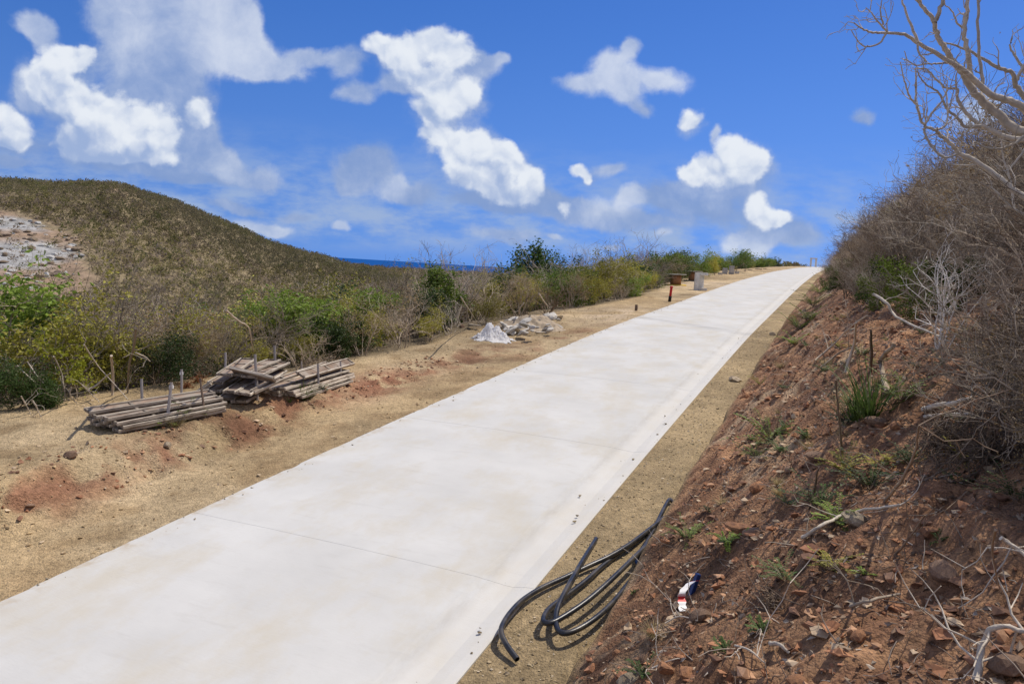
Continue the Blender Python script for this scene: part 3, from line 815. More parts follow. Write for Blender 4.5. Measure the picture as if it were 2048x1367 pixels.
def left_belt():
    rs = random.Random(5)
    clear = [ground_at(*q)[0] for q in ((1050, 616), (1075, 614), (1108, 604), (893, 658), (100, 812), (1025, 620), (1040, 626), (1085, 622), (1065, 606), (1035, 606))]
    clear = [st_of(q.x, q.y) for q in clear]
    placed = []
    n = 0
    tries = 0
    while n < 470 and tries < 14000:
        tries += 1
        s = 3.0 + 66 * rs.random() ** 1.35
        d = 0.35 + 17.0 * rs.random() ** 1.7
        t = float(veg_line(s)) - d
        near = 0.55 + 0.018 * s + .028 * d
        if any((s - a) ** 2 + (t - b) ** 2 < near ** 2 for a, b in placed):
            continue
        x, y = xy_of(s, t)
        az = math.degrees(math.atan2(x, y))
        if az < -41 or az > 24:
            continue
        if any((s - a) ** 2 + (t - b) ** 2 < 1.9 for a, b in clear):
            continue
        placed.append((s, t)); n += 1
        patch = float(fbm(np.array([s * .16]), np.array([t * .22]), 3, 13)[0])
        u = rs.random()
        p = at_st(s, t, .05)
        sc = rs.uniform(.75, 1.30) * (0.80 if d < 1.2 else 1.08)
        if s > 20: sc *= 1.12
        if s > 42: sc *= 1.08
        green = patch > .47
        if d > 7.0 or s > 52:
            if u < (.20 if green else .60):
                rest(BARE[rs.randrange(6)], p, rs.uniform(0, 6.28), sc * 1.3)
            else:
                k = rs.choice(['dark', 'green', 'olive', 'olive', 'dry']) if green else rs.choice(['olive', 'dry', 'olive', 'green'])
                for part_ in LEAFY[k][rs.randrange(2)]: rest(part_, p, n * 1.7, sc)
        elif u < (.20 if green else .60):
            plant_bare(p, rs.randrange(6), sc * (1.25 if d > 1.5 else 1.0), 'leafless grey brown shrub in the scrub belt beyond the dirt shoulder', 'leafless shrubs beyond the dirt shoulder')
        else:
            w = rs.random()
            k = ('dark' if w < .30 else 'green' if w < .55 else 'olive' if w < .88 else 'dry') if green else ('dark' if w < .12 else 'green' if w < .25 else 'olive' if w < .65 else 'dry')
            plant_leafy(p, k, rs.randrange(len(LEAFY[k])), sc, LEAFY_LABEL[k], LEAFY_GROUP[k])
left_belt()
build_rest('far_belt')

def crest_row():
    rs = random.Random(41)
    for i in range(44):
        s = 60 + 110 * rs.random() ** 1.2; t = float(veg_line(s)) - .6 - 3.0 * rs.random() ** 1.5
        k = rs.choice(['green', 'green', 'dark', 'olive'])
        plant_leafy(at_st(s, t, .05), k, rs.randrange(3), rs.uniform(.95, 1.45), {'green': 'bright green shrub in the row behind the drums and blocks toward the crest', 'dark': 'dark green shrub in the row behind the drums and blocks toward the crest',
                    'olive': 'yellow green shrub in the row behind the drums and blocks toward the crest'}[k], {'green': 'bright green shrubs in the row toward the crest', 'dark': 'dark green shrubs in the row toward the crest', 'olive': 'yellow green shrubs in the row toward the crest'}[k])
crest_row()

_FS = np.array([0, 5, 6, 7.2, 8.7, 11.5, 13, 17, 26, 45, 70, 150])
_FT = np.array([2.2, .95, .85, .95, 1.05, 1.05, .85, .35, -.35, -.6, -.6, -.6])
def right_bank():
    rs = random.Random(9)
    clear = [st_of(q.x, q.y) for q in (ground_at(*p)[0] for p in ((1897, 655), (1885, 680), (1860, 668), (1905, 700), (1870, 640), (1840, 690), (1810, 650)))]
    placed, n, tries = [], 0, 0
    while n < 420 and tries < 16000:
        tries += 1
        s = 5.0 + 75 * rs.random() ** 1.5
        d = 9.5 * rs.random() ** 1.25
        t = float(np.interp(s, _FS, _FT)) + .25 + d
        near = 0.42 + 0.010 * s + .035 * d
        if any((s - a) ** 2 + (t - b) ** 2 < near ** 2 for a, b in placed):
            continue
        x, y = xy_of(s, t)
        az = math.degrees(math.atan2(x, y))
        if az > 46:
            continue
        if any((s - a) ** 2 * .22 + (t - b) ** 2 < .36 for a, b in clear):
            continue
        placed.append((s, t)); n += 1
        p = at_st(s, t, .05)
        u = rs.random()
        sc = rs.uniform(.85, 1.25) * (1.45 if d > 2 else (.95 if d > .8 else .55))
        lean = -rs.uniform(0, .25)
        if d > 3.2 or s > 45:
            rest(BARE[rs.choice([0, 1, 2, 3, 4, 0, 1, 3, 5, 5])], p, rs.uniform(0, 6.28), sc, lean)
            if rs.random() < .16:
                for part_ in LEAFY[rs.choice(['dry', 'olive', 'dark'])][rs.randrange(2)]: rest(part_, p, n * 1.7, sc * .75)
        elif u < .86:
            plant_bare(p, rs.choice([0, 1, 2, 3, 4, 0, 1, 3, 4, 5]), sc, 'leafless brown shrub in the dense thicket up the right bank', 'leafless shrubs up the right bank', tilt=(0, lean))
        else:
            k = 'dry'
            plant_leafy(p, k, rs.randrange(2), sc, 'dull brown leafed shrub among bare thicket on the right bank' if k == 'dry' else 'olive leafed shrub among bare thicket on the right bank',
                        'dry leafed shrubs on the right bank' if k == 'dry' else 'olive shrubs on the right bank')
right_bank()
def edge_thicket():
    rs = random.Random(2)
    for i in range(26):
        s = rs.uniform(5.2, 7.2); t = rs.uniform(1.5, 2.5)
        p = at_st(s, t, .05)
        rest(BARE[rs.choice([0, 1, 2, 3, 4])], p, rs.uniform(0, 6.28), rs.uniform(.5, .8), rs.uniform(-.05, .1))
        if i % 6 == 0:
            for part_ in LEAFY['dry'][i % 2]: rest(part_, p, i * 1.3, rs.uniform(.4, .6))
    for i in range(14):
        s = rs.uniform(12, 34); t = float(np.interp(s, _FS, _FT)) + rs.uniform(.2, 1.0)
        for part_ in LEAFY['dark' if i % 3 else 'green'][i % 3]: rest(part_, at_st(s, t, .05), i * 1.9, rs.uniform(.35, .6))
    for i, (s, t, sc) in enumerate(((5.45, 1.22, .62), (5.9, 1.40, .75), (6.3, 1.35, .6), (5.6, 1.7, .9), (6.6, 1.75, .85), (5.2, 1.45, .7))):
        p = at_st(s, t, .05)
        rest(BARE[(4, 1, 3, 4, 1, 3)[i]], p, i * 1.1, sc, .0)
        rest(BARE[(0, 4, 4, 1, 3, 4)[i]], p, i * 2.3 + 1, sc * .8, .1)
        for part_ in LEAFY['dry'][i % 2]: rest(part_, p, i * 1.3, sc * .7)
edge_thicket()
build_rest('thicket')

# far scrub: the continuous cover of the valley, the hill and the ridge, too many plants to count
def far_scrub():
    rng = np.random.default_rng(77)
    cols = np.array([[.235, .180, .125], [.255, .205, .150], [.185, .165, .068], [.125, .132, .048], [.22, .195, .075], [.265, .215, .165], [.18, .138, .098]])
    def clumps(x, y, size, nb, wts, greyshare):
        n = len(x)
        z = terrain_z(x, y)
        patch = .5 + 1.3 * (fbm(x * .012, y * .012, 5, 10) - .5) + 1.1 * (fbm(x * .004 + 3, y * .004, 3, 12) - .5)
        fine = fbm(x * .11, y * .11, 2, 6)
        pick = rng.random(n) * .7 + .6 * (patch - .5) + .20 * (fine - .5)
        ci = np.clip(np.searchsorted(np.cumsum(wts), np.clip(pick + .15, 0, .999)), 0, len(cols) - 1)
        c = cols[ci] * rng.uniform(.72, 1.2, (n, 1)) * np.where(rng.random(n) < .10, .5, 1.0)[:, None]
        c = c * (.78 + .5 * sstep(fbm(x * .007 + 9, y * .007, 4, 3), .35, .65))[:, None]
        gr = sstep(fbm(x * .0055 + 21, y * .0055 + 4, 4, 7), .48, .62)[:, None]
        c = c * (1 - .45 * gr) + np.array([.140, .145, .070]) * .45 * gr
        h = size * (.40 + .95 * rng.random(n) ** 2.2)
        # blades: thin upright-ish leaf and twig sprays filling a dome
        m = n * nb
        k = np.repeat(np.arange(n), nb)
        u = rng.normal(size=(m, 3)); u /= np.linalg.norm(u, axis=1, keepdims=True); u[:, 2] = np.abs(u[:, 2])
        rad = rng.uniform(.45, 1.0, m) ** .6
        cen = np.stack([x[k], y[k], z[k]], -1) + u * (rad * h[k])[:, None] * np.array([.72, .72, 1.0]) - np.array([0, 0, .12])
        d = unit_rows(u + rng.normal(size=(m, 3)) * .55)
        w = unit_rows(np.cross(d, rng.normal(size=(m, 3))))
        L = (h[k] * rng.uniform(.09, .22, m))[:, None]; Wd = L * rng.uniform(.25, .6, m)[:, None]
        V = np.stack([cen - d * L, cen + w * Wd, cen + d * L, cen - w * Wd], 1).reshape(-1, 3)
        cc = np.repeat(c[k] * rng.uniform(.85, 1.15, (m, 1)), 4, axis=0)
        return V, cc
    def unit_rows(a):
        return a / (np.linalg.norm(a, axis=1, keepdims=True) + 1e-9)
    def sample(n, r0, r1, a0, a1, pw=1.0):
        a = np.radians(rng.uniform(a0, a1, n)); r = r0 + (r1 - r0) * rng.random(n) ** pw
        return r * np.sin(a), r * np.cos(a)
    Vs, Cs = [], []
    wts = [.24, .20, .14, .10, .14, .10, .08]
    # hill face, out to its skyline
    x, y = sample(40000, 190, HILL_R + 6, -46, 3, .75)
    spot = QUARRY[0]
    px = np.stack([x, y, terrain_z(x, y)], -1)
    azq, elq = np.arctan2(x, y), px[:, 2] / np.hypot(x, y)
    def inq(cx, cy, rx, ry):
        r = ray(cx, cy)
        return ((azq - math.atan2(r[0], r[1])) / (rx / FPX)) ** 2 + ((elq - r[2] / math.hypot(r[0], r[1])) / (ry / FPX)) ** 2
    dq = np.minimum.reduce([inq(10, 500, 130, 62), inq(70, 560, 105, 38), inq(110, 540, 60, 50), inq(-80, 470, 120, 60)])
    keep = (dq > .9) | (rng.random(len(x)) < .09)
    keep &= (px[:, 2] > SEA_Z + 1)
    v, c = clumps(x[keep], y[keep], 2.7, 26, wts, .5); Vs.append(v); Cs.append(c)
    # valley side between the belt and the hill
    x, y = sample(12000, 30, 215, -46, 24, .8)
    s, t = st_of(x, y)
    keep = (t < veg_line(s) - 12.0)
    v, c = clumps(x[keep], y[keep], 1.6, 70, wts, .5); Vs.append(v); Cs.append(c)
    # ridge beyond the individually built shrubs, both sides of the road
    x, y = sample(3500, 50, 330, 2, 40, .9)
    s, t = st_of(x, y)
    keep = ((t < veg_line(s) - .8) & (s > 62)) | ((t > .2) & (s > 68) & (t < 30))
    v, c = clumps(x[keep], y[keep], 1.6, 80, wts, .5); Vs.append(v); Cs.append(c)
    V = np.concatenate(Vs); Cc = np.concatenate(Cs)
    q = np.arange(len(V)).reshape(-1, 4)
    m = plain_mat('scrub_cover', (1, 1, 1), rough=.8, var=.2, scale=.4, spec=.1, attr='tint', trans=.4)
    tag(put('scrub', mesh_np('scrub', V, q, None, m, False, Cc, 'tint')), kind='stuff')
far_scrub()

# ------------------------------------------------------------------ built things
MATS['pipe'] = plain_mat('black_polyethylene', (.014, .015, .020), rough=.36, var=.4, scale=14, spec=.5, dark=(.060, .052, .044), bump=.08)
MATS['pipe_bore'] = plain_mat('pipe_bore', (.004, .004, .004), rough=.8, var=.1)
MATS['timber'] = plain_mat('weathered_timber', (.30, .255, .205), rough=.9, var=.45, scale=9, stretch=(1, 9, 9), bump=.35, bscale=40, rnd=.30, dark=(.12, .088, .065))
MATS['rail'] = plain_mat('sunbleached_rail', (.50, .44, .36), rough=.85, var=.30, scale=10, stretch=(1, 8, 8), rnd=.22, dark=(.235, .195, .155))
MATS['inner'] = plain_mat('stained_plywood', (.26, .185, .135), rough=.9, var=.5, scale=7, rnd=.3, dark=(.30, .255, .21))
MATS['stake'] = plain_mat('stake_wood', (.33, .30, .29), rough=.85, var=.3, scale=16, stretch=(6, 6, 1), rnd=.2)
MATS['stake_dark'] = plain_mat('stake_dark', (.16, .115, .085), rough=.85, var=.3, scale=16)
MATS['blue'] = plain_mat('blue_paint', (.020, .045, .16), rough=.5, var=.2)
MATS['white_tape'] = plain_mat('tape_white', (.74, .73, .72), rough=.35, var=.08)
MATS['red_tape'] = plain_mat('tape_red', (.62, .030, .030), rough=.35, var=.12)
MATS['red'] = plain_mat('red_enamel', (.52, .022, .028), rough=.45, var=.25, scale=12)
MATS['black'] = plain_mat('black_sleeve', (.018, .017, .018), rough=.6, var=.3)
MATS['conc'] = plain_mat('grey_concrete', (.70, .68, .64), rough=.92, var=.22, scale=9, bump=.3, bscale=50, rnd=.15, dark=(.58, .56, .52))
MATS['block'] = plain_mat('block_concrete', (.46, .45, .44), rough=.95, var=.25, scale=20, bump=.4, bscale=90, rnd=.2)
MATS['drum_wood'] = plain_mat('drum_plywood', (.24, .225, .19), rough=.9, var=.3, scale=6, dark=(.13, .11, .09))
MATS['drum_core'] = plain_mat('drum_core', (.36, .185, .10), rough=.85, var=.3, scale=7, stretch=(4, 4, 1))
MATS['yellow'] = plain_mat('yellow_plastic', (.62, .43, .06), rough=.5, var=.2)
MATS['sheet'] = plain_mat('white_plastic_sheet', (.92, .92, .93), rough=.5, var=.05, scale=5, trans=.6)
MATS['rubble'] = plain_mat('broken_concrete', (.50, .47, .42), rough=.95, var=.35, scale=5, bump=.5, bscale=25, rnd=.3)
MATS['rock_red'] = plain_mat('rock_red', (.36, .180, .092), rough=.95, var=.40, scale=9, bump=.6, bscale=30, rnd=.32, dark=(.23, .12, .07))
MATS['rock_pale'] = plain_mat('rock_pale', (.385, .315, .225), rough=.95, var=.35, scale=9, bump=.6, bscale=30, rnd=.25, dark=(.25, .19, .13))
MATS['rock_brown'] = plain_mat('rock_brown', (.24, .155, .105), rough=.95, var=.40, scale=9, bump=.6, bscale=30, rnd=.3)

def box_np(cx, cy, cz, sx, sy, sz):
    v = np.array([[a, b, c] for a in (-.5, .5) for b in (-.5, .5) for c in (-.5, .5)]) * [sx, sy, sz] + [cx, cy, cz]
    f = [(0, 1, 3, 2), (4, 6, 7, 5), (0, 4, 5, 1), (2, 3, 7, 6), (0, 2, 6, 4), (1, 5, 7, 3)]
    return v, f
def boxes(name, specs, mat, bevel=.004, jitter=0.0, seed=0):
    bm = bmesh.new()
    rj = random.Random(seed)
    for sp in specs:
        v, f = box_np(*sp)
        vs = [bm.verts.new((p[0] + rj.uniform(-jitter, jitter), p[1] + rj.uniform(-jitter, jitter), p[2] + rj.uniform(-jitter, jitter))) for p in v]
        for q in f: bm.faces.new([vs[i] for i in q])
    if bevel:
        bmesh.ops.bevel(bm, geom=bm.edges[:], offset=bevel, segments=1, affect='EDGES')
    bmesh.ops.recalc_face_normals(bm, faces=bm.faces[:])
    me = bpy.data.meshes.new(name); bm.to_mesh(me); bm.free(); me.materials.append(mat)
    return me
def lathe(name, prof, mat, n=24, smooth=True):
    """prof: (radius, z) from bottom to top, closed on the axis at both ends"""
    V, F = [], []
    for (r, z) in prof:
        for i in range(n):
            a = 2 * math.pi * i / n
            V.append((r * math.cos(a), r * math.sin(a), z))
    for k in range(len(prof) - 1):
        for i in range(n):
            F.append((k * n + i, k * n + (i + 1) % n, (k + 1) * n + (i + 1) % n, (k + 1) * n + i))
    me = bpy.data.meshes.new(name)
    me.from_pydata(V, [], F + [tuple(range(n))[::-1], tuple(range((len(prof) - 1) * n, len(prof) * n))])
    me.update(); me.materials.append(mat)
    if smooth:
        me.polygons.foreach_set('use_smooth', [len(p.vertices) == 4 for p in me.polygons])
    return me
def catmull(P, per=8):
    P = np.asarray(P, float); P = np.concatenate([[2 * P[0] - P[1]], P, [2 * P[-1] - P[-2]]])
    out = []
    for i in range(1, len(P) - 2):
        for k in range(per):
            u = k / per
            a, b, c, d = P[i - 1], P[i], P[i + 1], P[i + 2]
            out.append(.5 * ((2 * b) + (-a + c) * u + (2 * a - 5 * b + 4 * c - d) * u * u + (-a + 3 * b - 3 * c + d) * u ** 3))
    out.append(P[-2])
    return np.array(out)
def tube_mesh(name, lines, mat, sides=8, smooth=True, caps=True):
    v, q = tubes(lines, sides)
    v = list(map(tuple, v)); F = [tuple(map(int, f)) for f in q]
    if caps:
        off = 0
        for P, r in lines:
            F.append(tuple(range(off, off + sides))); F.append(tuple(range(off + (len(P) - 1) * sides, off + len(P) * sides))[::-1]); off += len(P) * sides
    me = bpy.data.meshes.new(name); me.from_pydata(v, [], F); me.update(); me.materials.append(mat)
    if smooth: me.polygons.foreach_set('use_smooth', [len(p.vertices) == 4 for p in me.polygons])
    return me
def verge_pt(px, py, lift):
    d = ray(px, py); k = 7.0
    for _ in range(40):
        s, t = st_of(d[0] * k, d[1] * k)
        k = (road_z(s) - .012 + lift) / d[2]
    return d * k
def depth_pt(px, py, k):
    return Vector(ray(px, py) * k)

# --- coil of black water pipe lying on the verge
def build_pipe():
    def c7(rows): return [verge_pt(900 + x / 3.278, 950 + y / 3.278, l) for x, y, l in rows]
    one = c7([(440, 1205, .05), (372, 1112, .09), (336, 1030, .12), (352, 965, .12), (405, 888, .11), (482, 812, .09), (600, 738, .07), (760, 665, .06), (900, 598, .07), (1050, 528, .09), (1180, 450, .10), (1310, 352, .08), (1420, 268, .05), (1490, 232, .035)])
    hid = [verge_pt(1380, 985, .03), verge_pt(1388, 975, .03), verge_pt(1379, 990, .03)]
    two = c7([(1500, 243, .035), (1430, 318, .07), (1340, 410, .13), (1200, 545, .19), (1050, 690, .20), (900, 820, .17), (750, 922, .14), (660, 966, .13), (612, 952, .12), (640, 885, .11), (720, 818, .09), (810, 752, .07), (900, 682, .06), (1000, 592, .05), (1110, 508, .05), (1220, 430, .05), (1330, 350, .045), (1430, 275, .035), (1500, 228, .03)])
    s0, t0 = st_of(*two[-1][:2])
    def fl(s, t, l): x, y = xy_of(s, t); return np.array([x, y, road_z(s) + l])
    tail = c7([(1235, 612, .05), (1150, 732, .10), (1060, 840, .13), (950, 938, .14), (830, 1012, .13), (745, 1034, .12), (703, 1000, .12), (695, 920, .13), (722, 828, .15), (782, 712, .15), (842, 605, .12), (900, 508, .08), (958, 416, .04)])
    s1, t1 = st_of(*tail[0][:2])
    back = [fl(s0 + .25, -1.80, .03), fl(s0 + .15, -1.84, .035), fl((s0 + s1) / 2, -1.80, .03), fl(s1 + .25, -1.80, .03)]
    P = catmull(one + [verge_pt(1388, 1012, .02), verge_pt(1384, 1046, .02)] + two + back + tail, 8)
    r = .0265
    o = put('water_pipe', tube_mesh('water_pipe', [(P, np.full(len(P), r))], MATS['pipe'], 14, True, False))
    tag(o, 'loosely coiled black plastic water pipe lying on the gravel verge', 'pipe')
    for (a, b) in ((P[0], P[1]), (P[-1], P[-2])):        # the hollow cut ends
        d = unit(b - a)
        ring, n = [], 14
        U = unit(np.cross(d, [0.3, 0.2, .93])); W = np.cross(d, U)
        V, F = [], []
        for rad, dep in ((r, 0), (r * .80, -.0015), (r * .78, .06), (0.0005, .061)):
            for i in range(n):
                an = 2 * math.pi * i / n
                V.append(tuple(a + d * dep + rad * (math.cos(an) * U + math.sin(an) * W)))
        for k in range(3):
            for i in range(n): F.append((k * n + i, k * n + (i + 1) % n, (k + 1) * n + (i + 1) % n, (k + 1) * n + i))
        me = bpy.data.meshes.new('cut_end'); me.from_pydata(V, [], F); me.update()
        me.materials.append(MATS['pipe']); me.materials.append(MATS['pipe_bore'])
        for p in me.polygons: p.material_index = 1 if p.index >= n else 0
        put('cut_end', me, parent=o)
build_pipe()

# --- striped tape and the blue peg it hangs on
def build_tape():
    g, k = ground_at(1383, 1186)
    top = depth_pt(1392, 1160, k - .02)
    peg = put('survey_peg', boxes('survey_peg', [(0, 0, .03, .034, .034, .26)], MATS['blue'], .003), g, (.1, .22, .4))
    tag(peg, 'short blue painted wooden peg in the red bank holding striped tape', 'peg')
    rows = [(1393, 1161, -.10), (1386, 1162, -.14), (1378, 1167, -.18), (1370, 1175, -.21), (1364, 1186, -.24), (1363, 1193, -.22), (1364, 1203, -.25), (1365, 1212, -.27), (1366, 1221, -.30)]
    C_ = [np.array(depth_pt(x, y, k + d)) for x, y, d in rows]
    C_ = catmull(C_, 5)
    side = unit(np.array([.95, .15, .08]))
    V, F, mi = [], [], []
    n = len(C_)
    for i, c in enumerate(C_):
        w = .028 * (1 + .15 * math.sin(i * .9)); tw = .15 * math.sin(i * .16)
        sd = unit(side * math.cos(tw) + np.array([0, .3, .6]) * math.sin(tw))
        V += [tuple(c - sd * w), tuple(c + sd * w)]
    for i in range(n - 1):
        F.append((2 * i, 2 * i + 1, 2 * i + 3, 2 * i + 2))
    me = bpy.data.meshes.new('hazard_tape'); me.from_pydata(V, [], F); me.update()
    me.materials.append(MATS['white_tape']); me.materials.append(MATS['red_tape'])
    for p in me.polygons: p.material_index = 1 if (p.index < 5 or 24 <= p.index < 30) else 0
    o = put('hazard_tape', me)
    sm = o.modifiers.new('thickness', 'SOLIDIFY'); sm.thickness = .0012
    tag(o, 'strip of red and white hazard tape hanging from the blue peg', 'tape')
build_tape()

# --- timber road forms: trays with raised rims, in three heaps
def tray_parts(L, W, H=.050):
    deck = boxes('deck', [(0, 0, .011, L - .006, W - .006, .022)], MATS['inner'], .002)
    rail = boxes('side_rail', [(0, 0, H / 2, L, .026, H)], MATS['rail'], .004, .003, int(L * 1000))
    end = boxes('end_rail', [(0, 0, H / 2, .034, W - .072, H - .006)], MATS['timber'], .003)
    batten = boxes('batten', [(0, 0, .030, .045, W - .076, .018)], MATS['timber'], .003)
    return deck, rail, end, batten
_TR = {}
def tray(A, B, W, label, group, roll=0.0, n_batten=0, cat='shuttering board', name='shuttering_board'):
    A, B = Vector(A), Vector(B)
    L = round((B - A).length, 2)
    key = (L, W)
    if key not in _TR: _TR[key] = tray_parts(L, W)
    deck, rail, end, batten = _TR[key]
    X = (B - A).normalized(); Y = Vector((0, 0, 1)).cross(X).normalized(); Z = X.cross(Y)
    q = Matrix((X, Y, Z)).transposed().to_euler()
    r = thing(name, label, cat, (A + B) / 2, group=group)
    r.rotation_euler = (Matrix((X, Y, Z)).transposed() @ Matrix.Rotation(roll, 3, 'X')).to_euler()
    put('deck', deck, parent=r)
    for s_ in (-1, 1):
        put('side_rail', rail, (0, s_ * (W / 2 - .013), -.002), parent=r)
        put('end_rail', end, (s_ * (L / 2 - .019), 0, .001), parent=r)
    for k in range(n_batten):
        put('batten', batten, (-L / 2 + L * (k + 1) / (n_batten + 1), 0, 0), parent=r)
    return r
def build_forms():
    rs = random.Random(3)
    A, _ = ground_at(232, 866); B, _ = ground_at(447, 826)
    ax = (B - A).normalized(); sd = Vector((0, 0, 1)).cross(ax).normalized()     # sd points away from the road
    A.z += .02; B.z += .02
    g1 = 'road forms in the low long stack nearest the camera'
    low = 'grey weathered timber road form lying in the low long stack nearest the camera'
    lay = [(0, .02, 0, 0, 2), (0, .27, .05, .04, 2), (0, .52, -.03, .02, 2), (1, -.02, .05, -.02, 3), (1, .20, -.05, .05, 3), (1, .44, -.16, .10, 3), (1, .68, -.10, .0, 2), (2, .04, -.02, .03, 2), (2, .26, -.12, -.05, 3), (2, .52, -.18, .02, 3), (3, .14, -.10, .02, 2), (3, .40, -.16, .04, 2)]
    for i, (lv, off, da, db, nb) in enumerate(lay):
        up = Vector((0, 0, .058 * lv))
        tray(A + ax * da + sd * (off + rs.uniform(-.02, .02)) + up, B + ax * db + sd * (off + rs.uniform(-.03, .03)) + up + Vector((0, 0, .02)), .23, low, g1, rs.uniform(-.03, .03), nb)
    up = Vector((0, 0, .236))
    tray(A + ax * -.20 + sd * .58 + up, B + ax * .06 + sd * .50 + up, .25, 'top timber tray of the low long stack, open side up with pale rims', None, .10, 2)
    # tumbled panels in the middle heap
    g2 = 'loose panels tumbled in the middle heap'
    def gl(px, py, lift):
        p, k = ground_at(px, py)
        d = ray(px, py)
        # point on the sight line standing `lift` above the ground
        q, kk = ground_at(px, py, lift)
        return Vector((q.x, q.y, q.z + lift))
    lab = 'brown stained timber panel tilted in the tumbled middle heap'
    mid = [(452, 800, .06, 520, 752, .10), (478, 806, .05, 548, 762, .08), (425, 785, .10, 492, 742, .16), (462, 786, .22, 528, 742, .24), (484, 790, .24, 560, 742, .22), (430, 768, .24, 500, 728, .34),
           (498, 756, .40, 566, 727, .34), (470, 752, .40, 548, 722, .40), (448, 752, .42, 497, 720, .52)]
    for i, (x0, y0, l0, x1, y1, l1) in enumerate(mid):
        tray(gl(x0, y0, l0), gl(x1, y1, l1), .30, lab, g2, rs.uniform(-.10, .10), 2, 'shuttering form', 'shuttering_form')
    tray(gl(463, 741, .50), gl(548, 762, .46), .24, 'long timber tray lying crosswise over the middle heap', None, -.55, 1, 'shuttering form', 'shuttering_form')
    tray(gl(505, 786, .30), gl(566, 757, .36), .14, 'pale timber beam resting slantwise against the middle heap', None, .2, 0, 'shuttering form', 'shuttering_form')
    tray(gl(388, 792, .05), gl(425, 766, .30), .12, 'thin brown timber leaning on the left of the middle heap', None, .5, 0, 'shuttering form', 'shuttering_form')
    # right-hand stack
    C0, _ = ground_at(588, 800); D0, _ = ground_at(705, 762)
    ax = (D0 - C0).normalized(); sd = Vector((0, 0, 1)).cross(ax).normalized()
    C0.z += .02; D0.z += .02
    g3 = 'road forms in the far stack beside the shoulder'
    lab = 'grey weathered timber road form lying in the farther stack behind the tumbled heap'
    for (lv, off, da, db) in [(0, .0, .10, -.20), (0, .26, -.05, .04), (0, .52, .05, .02), (1, .04, -.06, .02), (1, .30, -.20, .06), (1, .55, -.2, .0), (2, .06, -.10, .02), (2, .30, -.22, .05), (2, .52, -.30, .02), (3, .20, -.16, .03), (3, .44, -.28, .0)]:
        up = Vector((0, 0, .058 * lv))
        tray(C0 + ax * da + sd * off + up, D0 + ax * db + sd * (off + rs.uniform(-.03, .03)) + up, .23, lab, g3, rs.uniform(-.03, .03), 2)
    tray(gl(552, 762, .36), gl(655, 728, .40), .12, 'pale timber rail lying loose on top of the farther stack', None, .3, 0)
    tray(gl(600, 752, .34), gl(700, 724, .34), .22, 'topmost tray of the farther stack with a dark shaded inside', None, .5, 1)
build_forms()

# --- stakes standing round the heaps
def stake(x0, y0, x1, y1, w, label, group=None, hid=0.0, dark=False, tape=False, kk=None, sec=None):
    """(x0, y0) top, (x1, y1) foot in the photograph; hid: how much deeper it stands behind what hides its foot"""
    g, k = ground_at(x1, y1)
    k = kk or k + hid
    foot = Vector(ray(x1, y1) * k); foot.z = tz(foot.x, foot.y) - .06
    top = depth_pt(x0, y0, k)
    P = [np.array(foot), np.array(foot.lerp(top, .5)) + np.array([.004, 0, 0]), np.array(top)]
    o = put('stake', tube_mesh('stake', [(np.array(P), np.array([w, w, w * .95]))], MATS['stake_dark' if dark else 'stake'], 6, False))
    tag(o, label, 'stake', group)
    if tape:
        t = tube_mesh('tape_wrap', [(np.array([np.array(top) * 1.0 - np.array([0, 0, .10]), np.array(top) - np.array([0, 0, .05])]), np.array([w * 1.5, w * 1.4]))], MATS['white_tape'], 6, False)
        put('tape_wrap', t, parent=o)
    return o
stake(283, 757, 284, 822, .022, 'grey metal stake standing alone behind the long stack of forms')
stake(343, 764, 332, 850, .024, 'leaning wooden stake with a tape wrap in front of the long stack', tape=True)
stake(363, 738, 363, 790, .022, 'stake with a taped top standing behind the long stack before an orange dead bush', tape=True)
stake(400, 756, 411, 836, .020, 'dark topped stake leaning left against the front of the long stack', dark=True)
stake(451, 704, 450, 768, .022, 'grey stake behind the left side of the middle heap')
stake(487, 692, 488, 742, .020, 'thin grey stake standing farthest behind the middle heap')
stake(510, 708, 515, 800, .026, 'tall grey stake in front of the middle heap')
stake(549, 691, 551, 762, .026, 'tallest grey stake at the right end of the middle heap')
stake(636, 727, 637, 778, .022, 'short grey stake in front of the farther stack at its middle')
stake(681, 722, 682, 768, .020, 'short brown stake in front of the farther stack near its right end')
stake(603, 722, 604, 742, .016, 'small pale stake behind the farther stack')

# --- logs, dead branches
def branch_px(rows, r0, r1, name, label, cat, mat, group=None, twigs=0, seed=0, sides=6):
    """rows: (px, py, lift above ground)"""
    P = []
    for (x, y, l) in rows:
        q, k = ground_at(x, y, l)
        P.append(np.array([q.x, q.y, q.z + l]))
    C_ = catmull(P, 4) if len(P) > 2 else np.array(P)
    rng = np.random.default_rng(seed + 900)
    C_ = C_ + rng.normal(size=C_.shape) * r0 * .18
    lines = [(C_, np.linspace(r0, r1, len(C_)))]
    tips = []
    for k in range(twigs):
        i = rng.integers(1, len(C_))
        d = unit(rng.normal(size=3) + np.array([0, 0, .6]))
        grow(rng, lines, tips, C_[i], d, rng.uniform(.15, .45), r1 * .6, 1, 2, (2, 2, 2), .5, .25, .05)
    o = put(name, tube_mesh(name, lines, MATS[mat], sides))
    return tag(o, label, cat, group)
branch_px([(634, 690, .30), (650, 697, .22), (668, 705, .12), (686, 713, .04)], .05, .035, 'fallen_log', 'pale fallen log with a split end lying at the scrub edge', 'log', 'bark_pale', twigs=2, seed=1)
def c6(rows): return [(x / 3.906, 500 + y / 3.906, l * .7) for x, y, l in rows]
DEAD = 'pale dead branch leaning out of the scrub at the shoulder edge'
